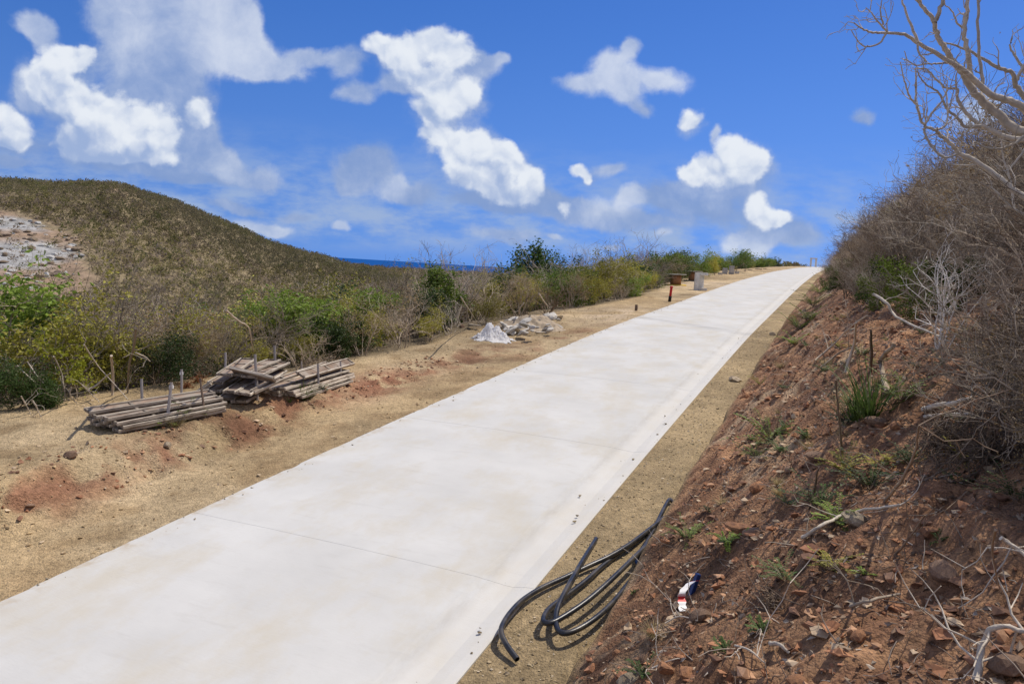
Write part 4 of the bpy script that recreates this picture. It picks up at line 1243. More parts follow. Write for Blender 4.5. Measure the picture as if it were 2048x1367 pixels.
for i, (rows, r) in enumerate([
    ([(130, 900, 1.0), (270, 1030, .55), (380, 1130, .2), (430, 1200, .0)], .018), ([(210, 870, 1.1), (330, 1030, .6), (440, 1110, .3), (540, 1170, .0)], .016),
    ([(420, 830, 1.2), (480, 960, .7), (500, 1080, .3), (510, 1170, .0)], .020), ([(660, 740, 1.6), (740, 870, 1.0), (850, 1000, .55), (1000, 1165, .0)], .017),
    ([(630, 1040, .5), (700, 1110, .25), (775, 1185, .0)], .016), ([(690, 1095, .3), (780, 1030, .5), (860, 960, .75)], .028), ([(165, 1140, .5), (205, 1210, .25), (240, 1280, .0)], .016),
    ([(250, 1170, .4), (285, 1225, .2), (300, 1265, .0)], .022), ([(560, 1070, .45), (545, 1130, .25), (600, 1195, .0)], .022), ([(1060, 800, 1.6), (1130, 830, 1.4), (1172, 870, 1.2)], .02)]):
    branch_px(c6(rows), r * .7, r * .4, 'dead_branch', DEAD, 'branch', 'bark_pale', 'dead branches leaning out of the scrub', twigs=2, seed=20 + i)
def c2(rows): return [(600 + x / 2.926, 450 + y / 2.926, l) for x, y, l in rows]
for i, (rows, r) in enumerate([([(470, 590, .5), (500, 610, .35), (525, 640, .1)], .014),
                               ([(940, 420, 1.6), (980, 480, .9), (1030, 560, .1)], .020), ([(1400, 400, 1.2), (1430, 450, .6), (1460, 485, .1)], .024), ([(1310, 455, .8), (1285, 490, .5), (1280, 525, .1)], .025)]):
    branch_px(c2(rows), r, r * .6, 'dead_branch', DEAD, 'branch', 'bark_pale', 'dead branches leaning out of the scrub', twigs=3, seed=40 + i)
branch_px([(452, 620, 2.0), (478, 642, 1.6), (497, 655, 1.3), (505, 690, .7), (512, 735, .0)], .016, .010, 'dead_tree', 'twisted pale dead trunk rising from the scrub behind the timber heap', 'tree', 'bark_grey', twigs=7, seed=60)
branch_px([(272, 655, 1.6), (268, 690, 1.1), (258, 730, .6), (255, 785, .0)], .024, .018, 'dead_tree', 'straight weathered trunk beside the dark root clod at the scrub edge', 'tree', 'bark_grey', twigs=4, seed=61)
branch_px([(222, 712, .8), (225, 740, .5), (226, 790, .0)], .026, .022, 'stump', 'broken pale stump left of the dark root clod', 'stump', 'bark_grey', seed=62)

# --- rocks
def rock_mesh(name, seed, mat, flat=.7, sub=2):
    bm = bmesh.new()
    bmesh.ops.create_icosphere(bm, subdivisions=sub, radius=1.0)
    rng = np.random.default_rng(seed)
    planes = rng.normal(size=(9, 3)); planes /= np.linalg.norm(planes, axis=1, keepdims=True); dist = rng.uniform(.55, .9, 9)
    off = rng.uniform(0, 50, 3)
    for v in bm.verts:
        p = np.array(v.co)
        for n_, d_ in zip(planes, dist):
            e = p.dot(n_) - d_
            if e > 0: p = p - n_ * e * .92
        q = p * 2.2 + off
        p = p * (1 + .22 * (float(vnoise(q[0] + q[2], q[1] - q[2] * .7, 3)) - .5))
        v.co = (p[0], p[1], p[2] * flat)
    me = bpy.data.meshes.new(name); bm.to_mesh(me); bm.free(); me.materials.append(MATS[mat])
    return me
ROCKS = {m: [rock_mesh('rock', 300 + 7 * i + len(m), m, (.55, .8, .42, .65)[i]) for i in range(4)] for m in ('rock_red', 'rock_pale', 'rock_brown', 'rubble')}
def rock_px(px, py, wpx, mat, label, group=None, sink=.3, name='rock', var=None, cat='rock', stretch=(1, 1, 1)):
    g, k = ground_at(px, py)
    r = wpx * k / FPX / 2
    o = put(name, ROCKS[mat][random.randrange(4) if var is None else var], (g.x, g.y, g.z + r * (.5 - sink)), (random.uniform(-.3, .3), random.uniform(-.3, .3), random.uniform(0, 6.28)), (r * stretch[0], r * stretch[1], r * stretch[2]))
    return tag(o, label, cat, group)
rock_px(1632, 916, 46, 'rock_brown', 'grey brown flat rock lying across the middle of the bank', var=2)
rock_px(1514, 980, 34, 'rock_red', 'angular orange rock near the edge of the bank', var=1)
rock_px(1908, 742, 62, 'rock_red', 'large orange boulder under the thicket on the bank', var=0, stretch=(1, 1, .9))
rock_px(1756, 848, 50, 'rock_brown', 'dull flat rock below the big grass tuft', var=2)
rock_px(1794, 856, 26, 'rock_red', 'small orange rock right of the flat rock below the grass tuft', var=1)
rock_px(2015, 1338, 70, 'rock_brown', 'big brown boulder half buried at the foot of the thicket root', var=3)
rock_px(1400, 1238, 46, 'rock_brown', 'brown rock just below the striped tape', var=1)
rock_px(1480, 1062, 60, 'rock_red', 'broad flat orange slab of rock beside the small green plant', var=2)
rock_px(1890, 1150, 52, 'rock_brown', 'round dark rock lying in the tree shade on the bank', var=1)
rock_px(1860, 1068, 40, 'rock_red', 'orange rock at the edge of the tree shade', var=0)
rock_px(1720, 1045, 66, 'rock_pale', 'pale grey slab beside the fallen stick on the bank', var=2)
rock_px(1715, 1275, 30, 'rock_red', 'reddish rock in the open soil near the bottom', var=1)
rock_px(1330, 1340, 40, 'rock_red', 'reddish rock at the foot of the bank near the bottom edge', var=0)
rock_px(1380, 1350, 44, 'rock_red', 'flat orange rock at the bottom edge of the bank', var=2)
rock_px(1262, 1365, 60, 'rock_pale', 'pale tan rock on the verge by the bottom edge', var=3)
rock_px(1290, 1320, 26, 'rock_brown', 'small brown rock beside the verge at the bank foot', var=1)
rock_px(1545, 670, 14, 'rock_pale', 'pale stone on the verge far up the road', var=1)
rock_px(1470, 762, 30, 'rock_pale', 'pale flat stone on the verge beside the slab', var=2)
rs_ = random.Random(21)
for i in range(85):
    s = 3.6 + 14 * rs_.random() ** 1.4; t = -1.35 + 4.6 * rs_.random() ** 1.1
    x, y = xy_of(s, t)
    r = .030 + .075 * rs_.random() ** 3.0
    m = 'rock_red' if rs_.random() < .66 else ('rock_brown' if rs_.random() < .6 else 'rock_pale')
    o = put('rock', ROCKS[m][rs_.randrange(4)], (x, y, tz(x, y) + r * .15), (rs_.uniform(-.4, .4), rs_.uniform(-.4, .4), rs_.uniform(0, 6.28)), (r * rs_.uniform(.8, 1.3), r, r * rs_.uniform(.7, 1.1)))
    tag(o, 'small loose rock scattered over the red earth bank', 'rock', 'loose rocks over the red bank')
for i, (px, py, w) in enumerate([(872, 664, 34), (893, 662, 16), (838, 672, 14), (560, 760, 10), (1215, 602, 10), (1190, 606, 12), (735, 700, 12), (140, 912, 24), (335, 892, 18), (290, 862, 10), (404, 893, 14), (690, 692, 12), (1160, 607, 9), (925, 655, 14), (60, 1012, 16)]):
    rock_px(px, py, w, 'rock_pale' if i in (0, 1, 4, 5, 8) else 'rock_brown', 'loose stone on the dirt shoulder left of the slab', 'loose stones on the dirt shoulder')

# --- white plastic sheet heaped over rubble, and the rubble
def build_dump():
    g, k = ground_at(985, 682)
    m_ = k / FPX
    n = 64
    V, F, top = [], [], {}
    hw, hd = 42 * m_, 36 * m_
    bumps = [(-.20, .10, .42, 30), (.12, .05, .38, 26), (.46, -.10, .32, 15), (-.58, -.02, .30, 13), (-.10, -.35, .30, 15), (.66, -.30, .22, 7), (-.30, .35, .32, 22)]
    cx_, cy_ = g.x, g.y + hd * .75
    for j in range(n):
        for i in range(n):
            a, b = i / (n - 1) * 2.4 - 1.2, j / (n - 1) * 2.4 - 1.2
            hgt = max(q * m_ * math.exp(-((a - u) ** 2 + (b - v) ** 2 * .8) / (r * r)) for u, v, r, q in bumps)
            f1 = float(fbm(np.array([a * 3.2 + 9]), np.array([b * 3.2 + 4]), 3, 2)[0]); f2 = float(fbm(np.array([a * 8 + 1]), np.array([b * 8]), 2, 5)[0])
            hgt = .88 * hgt * (.72 + .55 * (1 - abs(2 * f1 - 1))) + 6 * m_ * (abs(2 * f2 - 1) - .3) * min(1, hgt / (8 * m_))
            rim = a * a + b * b + 1.1 * (f1 - .5)
            x, y = cx_ + a * hw, cy_ + b * hd
            V.append((x, y, tz(x, y) + max(hgt, 0) + .012 - (.25 if rim > 1.05 else 0)))
            top[(i, j)] = rim < 1.12
    for j in range(n - 1):
        for i in range(n - 1):
            if top[(i, j)] and top[(i + 1, j)] and top[(i, j + 1)]: F.append((j * n + i, j * n + i + 1, (j + 1) * n + i + 1, (j + 1) * n + i))
    me = bpy.data.meshes.new('plastic_sheet'); me.from_pydata(V, [], F); me.update(); me.materials.append(MATS['sheet'])
    o = put('plastic_sheet', me); sm = o.modifiers.new('thickness', 'SOLIDIFY'); sm.thickness = .004
    tag(o, 'crumpled white plastic sheet heaped on the dirt shoulder', 'plastic sheet')
    g2, k2 = ground_at(1062, 660); m2 = k2 / FPX
    # the low mound of earth and broken concrete
    n = 46
    V, F = [], []
    ang = .35
    for j in range(n):
        for i in range(n):
            a, b = i / (n - 1) * 2 - 1, j / (n - 1) * 2 - 1
            x = a * 70 * m2; y = b * 1.5 * .75
            wx, wy = g2.x + x * math.cos(ang) - y * math.sin(ang), g2.y + .8 + x * math.sin(ang) + y * math.cos(ang)
            hgt = max(0, 1 - a * a) * max(0, 1 - b * b) * (.36 + .7 * (float(fbm(np.array([wx * 2.2]), np.array([wy * 2.2]), 4, 6)[0]) - .5))
            V.append((wx, wy, tz(wx, wy) - .05 + hgt))
    for j in range(n - 1):
        for i in range(n - 1): F.append((j * n + i, j * n + i + 1, (j + 1) * n + i + 1, (j + 1) * n + i))
    me = bpy.data.meshes.new('rubble_heap'); me.from_pydata(V, [], F); me.update(); me.materials.append(plain_mat('rubble_earth', (.33, .265, .19), var=.45, scale=6, bump=.8, bscale=16))
    me.polygons.foreach_set('use_smooth', [True] * len(F))
    tag(put('rubble_heap', me), 'low mound of tan earth and broken concrete behind the white sheet', 'rubble heap')
    rs = random.Random(8)
    for i in range(46):
        px = rs.uniform(1000, 1118); py = 664 - rs.random() * 30 + (px - 1060) * -.10
        p, kk = ground_at(px, py)
        a = (p.x - g2.x); 
        lift = rs.uniform(.10, .50) * max(0.1, 1 - abs(px - 1062) / 62)
        q, _ = ground_at(px, py, lift)
        r = rs.uniform(.07, .21)
        o = put('rubble_chunk', ROCKS['rubble'][rs.randrange(4)], (q.x, q.y, q.z + lift), (rs.uniform(-.6, .6), rs.uniform(-.6, .6), rs.uniform(0, 6.28)), (r * 1.4, r, r * .75))
        tag(o, 'broken concrete chunk lying on the rubble mound', 'rubble', 'broken concrete chunks on the mound')
    def plank(x0, y0, l0, x1, y1, l1, w, label):
        P = []
        for (x, y, l) in ((x0, y0, l0), (x1, y1, l1)):
            q, _ = ground_at(x, y, l); P.append(Vector((q.x, q.y, q.z + l)))
        L = (P[1] - P[0]).length
        o = put('plank', boxes('plank', [(0, 0, 0, L, w, .03)], MATS['rail'], .003), (P[0] + P[1]) / 2)
        o.rotation_euler = (P[1] - P[0]).to_track_quat('X', 'Z').to_euler()
        tag(o, label, 'plank')
    plank(1012, 653, .22, 1033, 664, .05, .12, 'pale plank poking out right of the white sheet')
    plank(938, 648, .12, 960, 651, .16, .12, 'grey plank poking out left of the white sheet')
    plank(1072, 664, .04, 1096, 664, .04, .16, 'flat pale board lying before the rubble mound')
build_dump()

# --- marker post, stub, cable drums, concrete cabinet, blocks, slabs, gateway
def upright(px0, py0, px1, py1):
    g, k = ground_at(px1, py1)
    h = (depth_pt(px0, py0, k) - g).length
    return g, k, h
def build_far_things():
    g, k, h = upright(1346, 572, 1339, 603)
    r = thing('marker_post', 'red marker post with a black sleeved foot on the dirt shoulder', 'post', g, (0, .06, 0))
    w = 3.1 * k / FPX
    put('sleeve', lathe('sleeve', [(w * .98, -.05), (w * .98, h * .34), (w * .8, h * .36)], MATS['black'], 20), parent=r)
    put('post', lathe('post', [(w * .80, h * .33), (w * .80, h * .80), (w * .62, h * .84)], MATS['red'], 20), parent=r)
    put('cap', lathe('cap', [(w * .60, h * .83), (w * .95, h * .86), (w * .98, h * .95), (w * .7, h)], MATS['red'], 20), parent=r)
    g, k, h = upright(1272, 609, 1272, 621)
    tag(put('stub_post', tube_mesh('stub_post', [(np.array([[0, 0, -.05], [.005, 0, h * .5], [.0, .01, h]]), np.array([.06, .062, .058]))], MATS['stake_dark'], 8, False), g), 'short dark wooden stub on the shoulder beside the slab', 'post')
    for (px, py, top, rad, core, lab, yel) in ((1351, 570, 548, 20.5, 10.5, 'nearer empty cable drum standing on end with a yellow rimmed foot', True), (1386, 562, 542, 17.5, 9, 'farther empty cable drum standing on end behind the concrete cabinet', False)):
        g, k, h = upright(px, top, px, py)
        q = k / FPX
        R_, rc = rad * q, core * q
        d = thing('cable_drum', lab, 'cable drum', (g.x, g.y, g.z), (.02, -.03, 0))
        put('bottom_flange', lathe('bottom_flange', [(R_ * 1.02, -.06), (R_ * 1.02, .045), (R_ * .98, .05)], MATS['yellow' if yel else 'drum_wood'], 36), parent=d)
        put('core', lathe('core', [(rc, .04), (rc, h - .05)], MATS['drum_core'], 28), parent=d)
        put('top_flange', lathe('top_flange', [(R_ * .97, h - .055), (R_, h - .05), (R_, h - .005), (R_ * .97, h), (rc * .35, h + .001)], MATS['drum_wood'], 36), parent=d)
    # open-fronted concrete cabinet
    g, k, h = upright(1399, 545, 1398, 580)
    q = k / FPX
    c = thing('concrete_cabinet', 'upright pale concrete cabinet open to the right beside the slab', 'concrete cabinet', g, (0, 0, -.10))
    w, dpt = 20 * q, 13 * q
    put('side_wall', boxes('side_wall', [(-w * .28, 0, h / 2 - .02, w * .40, dpt, h + .04)], MATS['conc'], .012), parent=c)
    put('top_slab', boxes('top_slab', [(w * .32, 0, h - .075, w * .80, dpt * 1.04, .15)], MATS['conc'], .012), parent=c)
    put('base_slab', boxes('base_slab', [(w * .32, 0, .05, w * .80, dpt * 1.06, .18)], MATS['conc'], .012), parent=c)
    put('rear_wall', boxes('rear_wall', [(w * .18, dpt * .36, h / 2, w * .50, dpt * .22, h - .3)], MATS['conc'], .01), parent=c)
    # concrete blocks
    blk = []
    bm_specs = [(0, -.085, .10, .40, .030, .19), (0, .085, .10, .40, .030, .19), (-.185, 0, .10, .030, .14, .19), (.185, 0, .10, .030, .14, .19), (0, 0, .10, .030, .14, .19), (0, 0, .05, .34, .14, .03)]
    bme = boxes('concrete_block', bm_specs, MATS['block'], .004)
    rs = random.Random(4)
    for (px, py, nx, ny, nz, lab, grp) in ((1450, 548, 1, 2, 3, 'grey hollow concrete block in the left low block pile', 'blocks of the left pile'), (1463, 548, 1, 2, 4, 'grey hollow concrete block in the right tall block pile', 'blocks of the right pile'),
                                           (1440, 549, 1, 1, 1, 'single grey concrete block lying left of the piles', None), (1474, 547, 1, 1, 1, 'single pale concrete block lying right of the piles', None)):
        g, k = ground_at(px, py)
        for iz in range(nz):
            for iy in range(ny):
                for ix in range(nx):
                    o = put('concrete_block', bme, (g.x + (ix - (nx - 1) / 2) * .42 + rs.uniform(-.02, .02), g.y + iy * .22 + rs.uniform(-.01, .01), g.z + iz * .2), (0, 0, rs.uniform(-.08, .08)))
                    tag(o, lab, 'concrete block', grp)
    # stone slabs farther up
    sm = boxes('stone_slab', [(0, 0, .06, 1.0, .7, .12)], MATS['rock_pale'], .03, .03, 5)
    for (px, py, w, lab, lift) in ((1532, 530, 1.0, 'pale flat slab at the left of the slab pile near the crest', 0), (1546, 528, 1.15, 'pale slab on top of the slab pile near the crest', .12), (1560, 530, .8, 'thin pale slab at the right of the slab pile near the crest', 0),
                                   (1500, 540, .55, 'low grey slab lying alone on the dirt below the pile', 0), (1517, 539, .8, 'dark shadowed slab lying on the dirt below the pile', 0), (1530, 538, .5, 'small slab lying closest to the road below the pile', 0)):
        g, k = ground_at(px, py)
        tag(put('stone_slab', sm, (g.x, g.y, g.z + lift), (rs.uniform(-.06, .06), rs.uniform(-.06, .06), rs.uniform(-.5, .5)), (w, w, w * 1.2)), lab, 'slab', None, 'thing')
    # small gateway where the road meets the sky
    s = 215.0; kx = ray(1626, 533); 
    d = kx; k = 215.0
    p = Vector(d * k); p.z = tz(p.x, p.y)
    q = k / FPX
    r = thing('concrete_gateway', 'small pale concrete gateway standing at the crest of the road', 'gateway', p, (0, 0, -.35))
    hgt = 15.5 * q
    pm = boxes('pillar', [(0, 0, hgt / 2 - .3, 3.2 * q, .5, hgt + .5)], MATS['conc'], .02)
    for s_ in (-1, 1):
        put('pillar', pm, (s_ * 4.4 * q, 0, 0), parent=r)
    put('lintel', boxes('lintel', [(0, 0, hgt + .08, 13 * q, .6, .28)], MATS['conc'], .02), parent=r)
build_far_things()

# ------------------------------------------------------------------ plants singled out in the photograph
def fern_mesh(seed, n=9, L=.35, leaf=.045, arch=.8):
    rng = np.random.default_rng(seed)
    lines, V, T, off = [], [], [], 0
    for k in range(n):
        a = rng.uniform(0, 6.28); d = unit(np.array([math.cos(a) * arch, math.sin(a) * arch, rng.uniform(.5, 1.3)]))
        P = branch_path(rng, np.zeros(3), d, L * rng.uniform(.6, 1.2), 7, .10, -.10)
        lines.append((P, np.linspace(.0035, .0015, len(P))))
        for i in range(2, len(P)):
            dd = unit(P[i] - P[i - 1]); sd = unit(np.cross(dd, [0, 0, 1.0]))
            for f in (0., .5):
                q = P[i] * (1 - f) + P[i - 1] * f
                for s_ in (-1, 1):
                    e = q + (sd * s_ + dd * .45 + np.array([0, 0, .1]) + rng.normal(size=3) * .15) * leaf * rng.uniform(.7, 1.2)
                    m_ = (q + e) / 2; w = np.cross(unit(e - q), [0, 0, 1.0]) * leaf * .40
                    V += [q, m_ + w, e, m_ - w]; T += [(off, off + 1, off + 2), (off, off + 2, off + 3)]; off += 4
    return lines, np.array(V), np.array(T)
def grass_mesh(seed, n=70, L=.4, w=.006, spread=.10, droop=.5):
    rng = np.random.default_rng(seed); V, Q, off = [], [], 0
    for k in range(n):
        a = rng.uniform(0, 6.28); d = unit(np.array([math.cos(a) * .6, math.sin(a) * .6, rng.uniform(.6, 1.6)]))
        p = np.array([math.cos(a), math.sin(a), 0]) * rng.uniform(0, spread)
        P = branch_path(rng, p, d, L * rng.uniform(.5, 1.2), 5, .06, -droop * .25)
        sd = unit(np.cross(d, [0, 0, 1.0]))
        for i, c in enumerate(P):
            ww = w * (1 - i / 5.2)
            V += [c - sd * ww, c + sd * ww]
        for i in range(5): Q.append((off + 2 * i, off + 2 * i + 1, off + 2 * i + 3, off + 2 * i + 2))
        off += 12
    return np.array(V), np.array(Q)
FERN = []
for i in range(4):
    ln, v, t = fern_mesh(400 + i, n=(12, 17, 9, 20)[i], L=(.30, .34, .26, .40)[i], leaf=(.04, .034, .045, .03)[i])
    vv, qq = tubes(ln, 3)
    FERN.append((mesh_np('stems', vv, qq, None, MATS['bark_brown'], True), {k: mesh_np('leaves', v, None, t, MATS[k]) for k in ('leaf_green', 'leaf_dark', 'leaf_olive', 'grass')}))
def fern_px(px, py, wpx, var, leaf, label, group=None, name='seedling', cat='plant', sink=0.0):
    g, k = ground_at(px, py)
    size = wpx * k / FPX / .36
    r = thing(name, label, cat, (g.x, g.y, g.z - sink), (0, 0, random.uniform(0, 6.28)), group, size)
    put('stems', FERN[var][0], parent=r); put('leaves', FERN[var][1][leaf], parent=r)
    return r
GR = [mesh_np('grass_tuft', *grass_mesh(420 + i, n=(90, 130, 60)[i], L=(.40, .36, .30)[i], droop=(.5, .9, .3)[i]), None, MATS[('grass', 'straw', 'grass')[i]]) for i in range(3)]
def tuft_px(px, py, hpx, var, label, group=None):
    g, k = ground_at(px, py)
    sc = hpx * k / FPX / .30
    return tag(put('grass_tuft', GR[var], (g.x, g.y, g.z - .01), (0, 0, random.uniform(0, 6.28)), sc), label, 'grass tuft', group)
fern_px(378, 832, 44, 1, 'leaf_green', 'feathery green seedling growing through the long stack of forms')
fern_px(326, 850, 34, 0, 'leaf_green', 'small green plant in front of the taped wooden stake')
tuft_px(350, 852, 30, 1, 'dry straw tuft beside the taped wooden stake')
tuft_px(608, 797, 34, 0, 'green grass tuft in front of the farther stack')
tuft_px(578, 803, 18, 2, 'low green grass at the foot of the farther stack')
fern_px(640, 780, 26, 2, 'leaf_dark', 'small dark green plant before the short grey stake of the farther stack')
fern_px(1540, 880, 70, 3, 'leaf_green', 'ferny green plant near the edge of the bank halfway up')
fern_px(1560, 905, 50, 1, 'leaf_dark', 'darker ferny plant just below the ferny green one at the bank edge')
tuft_px(1742, 832, 95, 0, 'big drooping grass tuft in the middle of the upper bank')
tuft_px(1715, 838, 70, 0, 'smaller drooping grass tuft left of the big one')
fern_px(1800, 800, 70, 3, 'leaf_green', 'ferny green plant right of the big drooping grass tuft')
fern_px(1690, 850, 60, 3, 'leaf_dark', 'dark ferny plant below left of the big grass tuft')
fern_px(1640, 1020, 78, 3, 'leaf_dark', 'dark ferny plant left of the fallen stick')
fern_px(1675, 1050, 66, 1, 'leaf_green', 'mid green ferny plant over the fallen stick')
fern_px(1570, 1008, 40, 1, 'leaf_dark', 'small dark ferny plant above the orange slab')
fern_px(1455, 1088, 50, 0, 'leaf_green', 'small green plant beside the broad orange slab')
fern_px(1660, 1140, 60, 1, 'leaf_olive', 'pale olive plant in the crumbled rock')
fern_px(1730, 1152, 32, 2, 'leaf_green', 'small bright green plant at the edge of the shade')
fern_px(1525, 1266, 46, 2, 'grass', 'bright green leafy weed below the dead root clump')
fern_px(1452, 1305, 42, 2, 'grass', 'bright green weed near the bottom of the bank')
fern_px(1740, 980, 80, 3, 'leaf_dark', 'dark green ferny plant in the shaded middle of the bank')
fern_px(1820, 930, 60, 3, 'leaf_dark', 'dark ferny plant in front of the thicket foot')
fern_px(1690, 945, 70, 1, 'leaf_olive', 'olive ferny plant below the flat brown rock')
fern_px(2035, 1000, 70, 3, 'leaf_dark', 'dark green leafy plant under the thicket at the right edge')
fern_px(1880, 1085, 34, 2, 'leaf_dark', 'small dark upright plant in the deep shade')
fern_px(1265, 1185, 18, 2, 'grass', 'tiny green weed at the bank foot beside the pipe')
for (px, py, w, v) in ((1598, 660, 46, 3), (1612, 640, 44, 1), (1626, 612, 40, 3), (1588, 690, 36, 1), (1640, 588, 30, 3)):
    fern_px(px, py, w, v, 'leaf_green', 'green weed in the row along the bank edge up the road', 'green weeds along the bank edge up the road')
fern_px(1500, 880, 22, 0, 'leaf_green', 'small green seedling on the bank lip below the yellow crumbled soil')

rs2 = random.Random(31)
for i in range(46):
    s = 4.5 + 15 * rs2.random() ** 1.2; t = -1.2 + 2.6 * rs2.random()
    x, y = xy_of(s, t); sc = rs2.uniform(.25, .75); v = rs2.randrange(4); lf = rs2.choice(['leaf_green', 'leaf_dark', 'leaf_olive', 'leaf_dark'])
    r = thing('seedling', 'small feathery seedling sprouting from the red bank', 'plant', (x, y, tz(x, y)), (0, 0, rs2.uniform(0, 6.28)), 'feathery seedlings over the red bank', sc)
    put('stems', FERN[v][0], parent=r); put('leaves', FERN[v][1][lf], parent=r)
for i in range(26):
    s = 5 + 13 * rs2.random(); t = -1.1 + 2.6 * rs2.random()
    x, y = xy_of(s, t)
    tag(put('grass_tuft', GR[1], (x, y, tz(x, y) - .01), (0, 0, rs2.uniform(0, 6.28)), rs2.uniform(.25, .6)), 'dry straw coloured tuft on the red bank', 'grass tuft', 'dry straw tufts over the red bank')
# thin saplings on the bank
def sapling(rows, r, label, twigs, seed, mat='bark_brown'):
    branch_px(rows, r, r * .5, 'sapling', label, 'sapling', mat, twigs=twigs, seed=seed, sides=5)
sapling([(1684, 925, 0), (1682, 880, .25), (1676, 820, .55), (1672, 760, .9)], .012, 'thin leafless sapling beside the flat brown rock', 3, 70)
sapling([(1625, 1010, 0), (1630, 975, .2), (1636, 935, .42)], .012, 'short brown sapling above the fallen stick', 3, 71)
sapling([(1770, 1000, 0), (1800, 965, .3), (1830, 905, .65), (1838, 850, 1.0)], .011, 'dark leaning sapling in the shaded middle of the bank', 4, 72)
sapling([(1790, 1110, 0), (1815, 1080, .15), (1850, 1030, .4)], .008, 'thin dark sapling near the deep shade', 4, 73)
sapling([(1742, 740, 0), (1744, 700, .5), (1742, 660, 1.0)], .02, 'reddish brown straight sapling above the grass tuft', 2, 74)
sapling([(1990, 1060, .9), (1985, 1110, .6), (2000, 1180, .2)], .005, 'thin hanging twig before the dark shade', 0, 75)
# fallen wood on the bank
sapling_ = [
    ([(1605, 1075, .03), (1640, 1052, .04), (1690, 1028, .05), (1745, 1018, .04), (1800, 1010, .03)], .013, 'pale crooked stick lying over the ferny plants', 'bark_pale', 2),
    ([(1540, 1286, .03), (1560, 1288, .05), (1577, 1304, .02)], .013, 'short bleached stick on the open soil', 'bark_pale', 0),
    ([(1775, 782, .05), (1762, 720, .25), (1790, 690, .45)], .030, 'broken yellowish branch stub stuck in the bank', 'rock_pale', 0),
    ([(1845, 818, .04), (1890, 808, .06), (1940, 796, .10)], .025, 'pale branch lying in front of the orange boulder hollow', 'bark_pale', 2),
    ([(1850, 832, .04), (1910, 828, .05), (1960, 830, .05)], .016, 'second pale branch lying below the orange boulder hollow', 'bark_pale', 1),
    ([(1748, 588, .9), (1775, 606, .8), (1786, 628, .65), (1820, 648, .5), (1880, 672, .35)], .017, 'long pale curved branch arching over the shaded hollow', 'bark_pale', 2),
    ([(1630, 720, .08), (1665, 690, .15), (1700, 655, .35), (1735, 630, .5)], .016, 'grey branch lying up the slope left of the hollow', 'bark_grey', 4),
    ([(1640, 735, .05), (1680, 705, .12), (1715, 690, .2)], .014, 'second grey branch lying up the slope left of the hollow', 'bark_grey', 3),
    ([(1690, 745, .05), (1708, 690, .35), (1712, 645, .7)], .022, 'upright grey stick beside the reddish sapling', 'bark_grey', 0),
    ([(1950, 1360, .02), (1965, 1290, .10), (1990, 1252, .16), (2048, 1262, .14)], .016, 'pale bent root reaching up at the bottom right corner', 'bark_pale', 6),
    ([(2000, 1075, .30), (2025, 1090, .25), (2060, 1120, .2)], .012, 'pale twig sticking from the thicket foot', 'bark_pale', 5),
    ([(1700, 1212, .02), (1740, 1200, .06), (1800, 1185, .03)], .010, 'grey forked stick in the shaded soil', 'bark_grey', 4),
    ([(1470, 1290, .02), (1500, 1300, .05), (1530, 1325, .02)], .007, 'thin pale root on the bare soil by the bright weed', 'bark_pale', 3),
    ([(1330, 1245, .02), (1360, 1232, .05), (1395, 1240, .02)], .006, 'thin pale twig under the striped tape', 'bark_pale', 3),
    ([(1305, 1335, .02), (1340, 1320, .04), (1360, 1315, .03)], .006, 'thin white twig at the bottom of the bank', 'bark_pale', 2)]
for i, (rows, r, lab, mat, tw) in enumerate(sapling_):
    branch_px(rows, r, r * .6, 'fallen_stick', lab, 'stick', mat, twigs=tw, seed=80 + i, sides=6)
# root clump
def root_clump(px, py, wpx, label, mat, seed):
    g, k = ground_at(px, py); R_ = wpx * k / FPX / 2
    rng = np.random.default_rng(seed); lines, tips = [], []
    for i in range(26 if wpx < 90 else 70):
        grow(rng, lines, tips, rng.normal(size=3) * R_ * .12, unit(rng.normal(size=3) + np.array([0, 0, .5])), R_ * rng.uniform(.6, 1.2), .006, 0, 2, (4, 3), .5, .35, -.05)
    tag(put('root_clump', tube_mesh('root_clump', lines, MATS[mat], 4, True, False), (g.x, g.y, g.z + R_ * .2)), label, 'root')
root_clump(1985, 930, 170, 'dark mat of hanging dead roots at the thicket foot by the right edge', 'bark_brown', 15)
root_clump(1900, 905, 110, 'smaller dark mat of dead roots left of the hanging one', 'bark_brown', 16)
root_clump(1540, 1215, 70, 'tangled dark brown root clump on the open soil', 'bark_brown', 5)
root_clump(250, 775, 60, 'dark torn root clod at the scrub edge beside the broken stump', 'bark_brown', 6)
root_clump(395, 765, 34, 'rusty orange dead bush behind the long stack of forms', 'leaf_rust', 7)
root_clump(372, 775, 22, 'smaller rusty orange dead bush beside a taped stake', 'leaf_rust', 8)

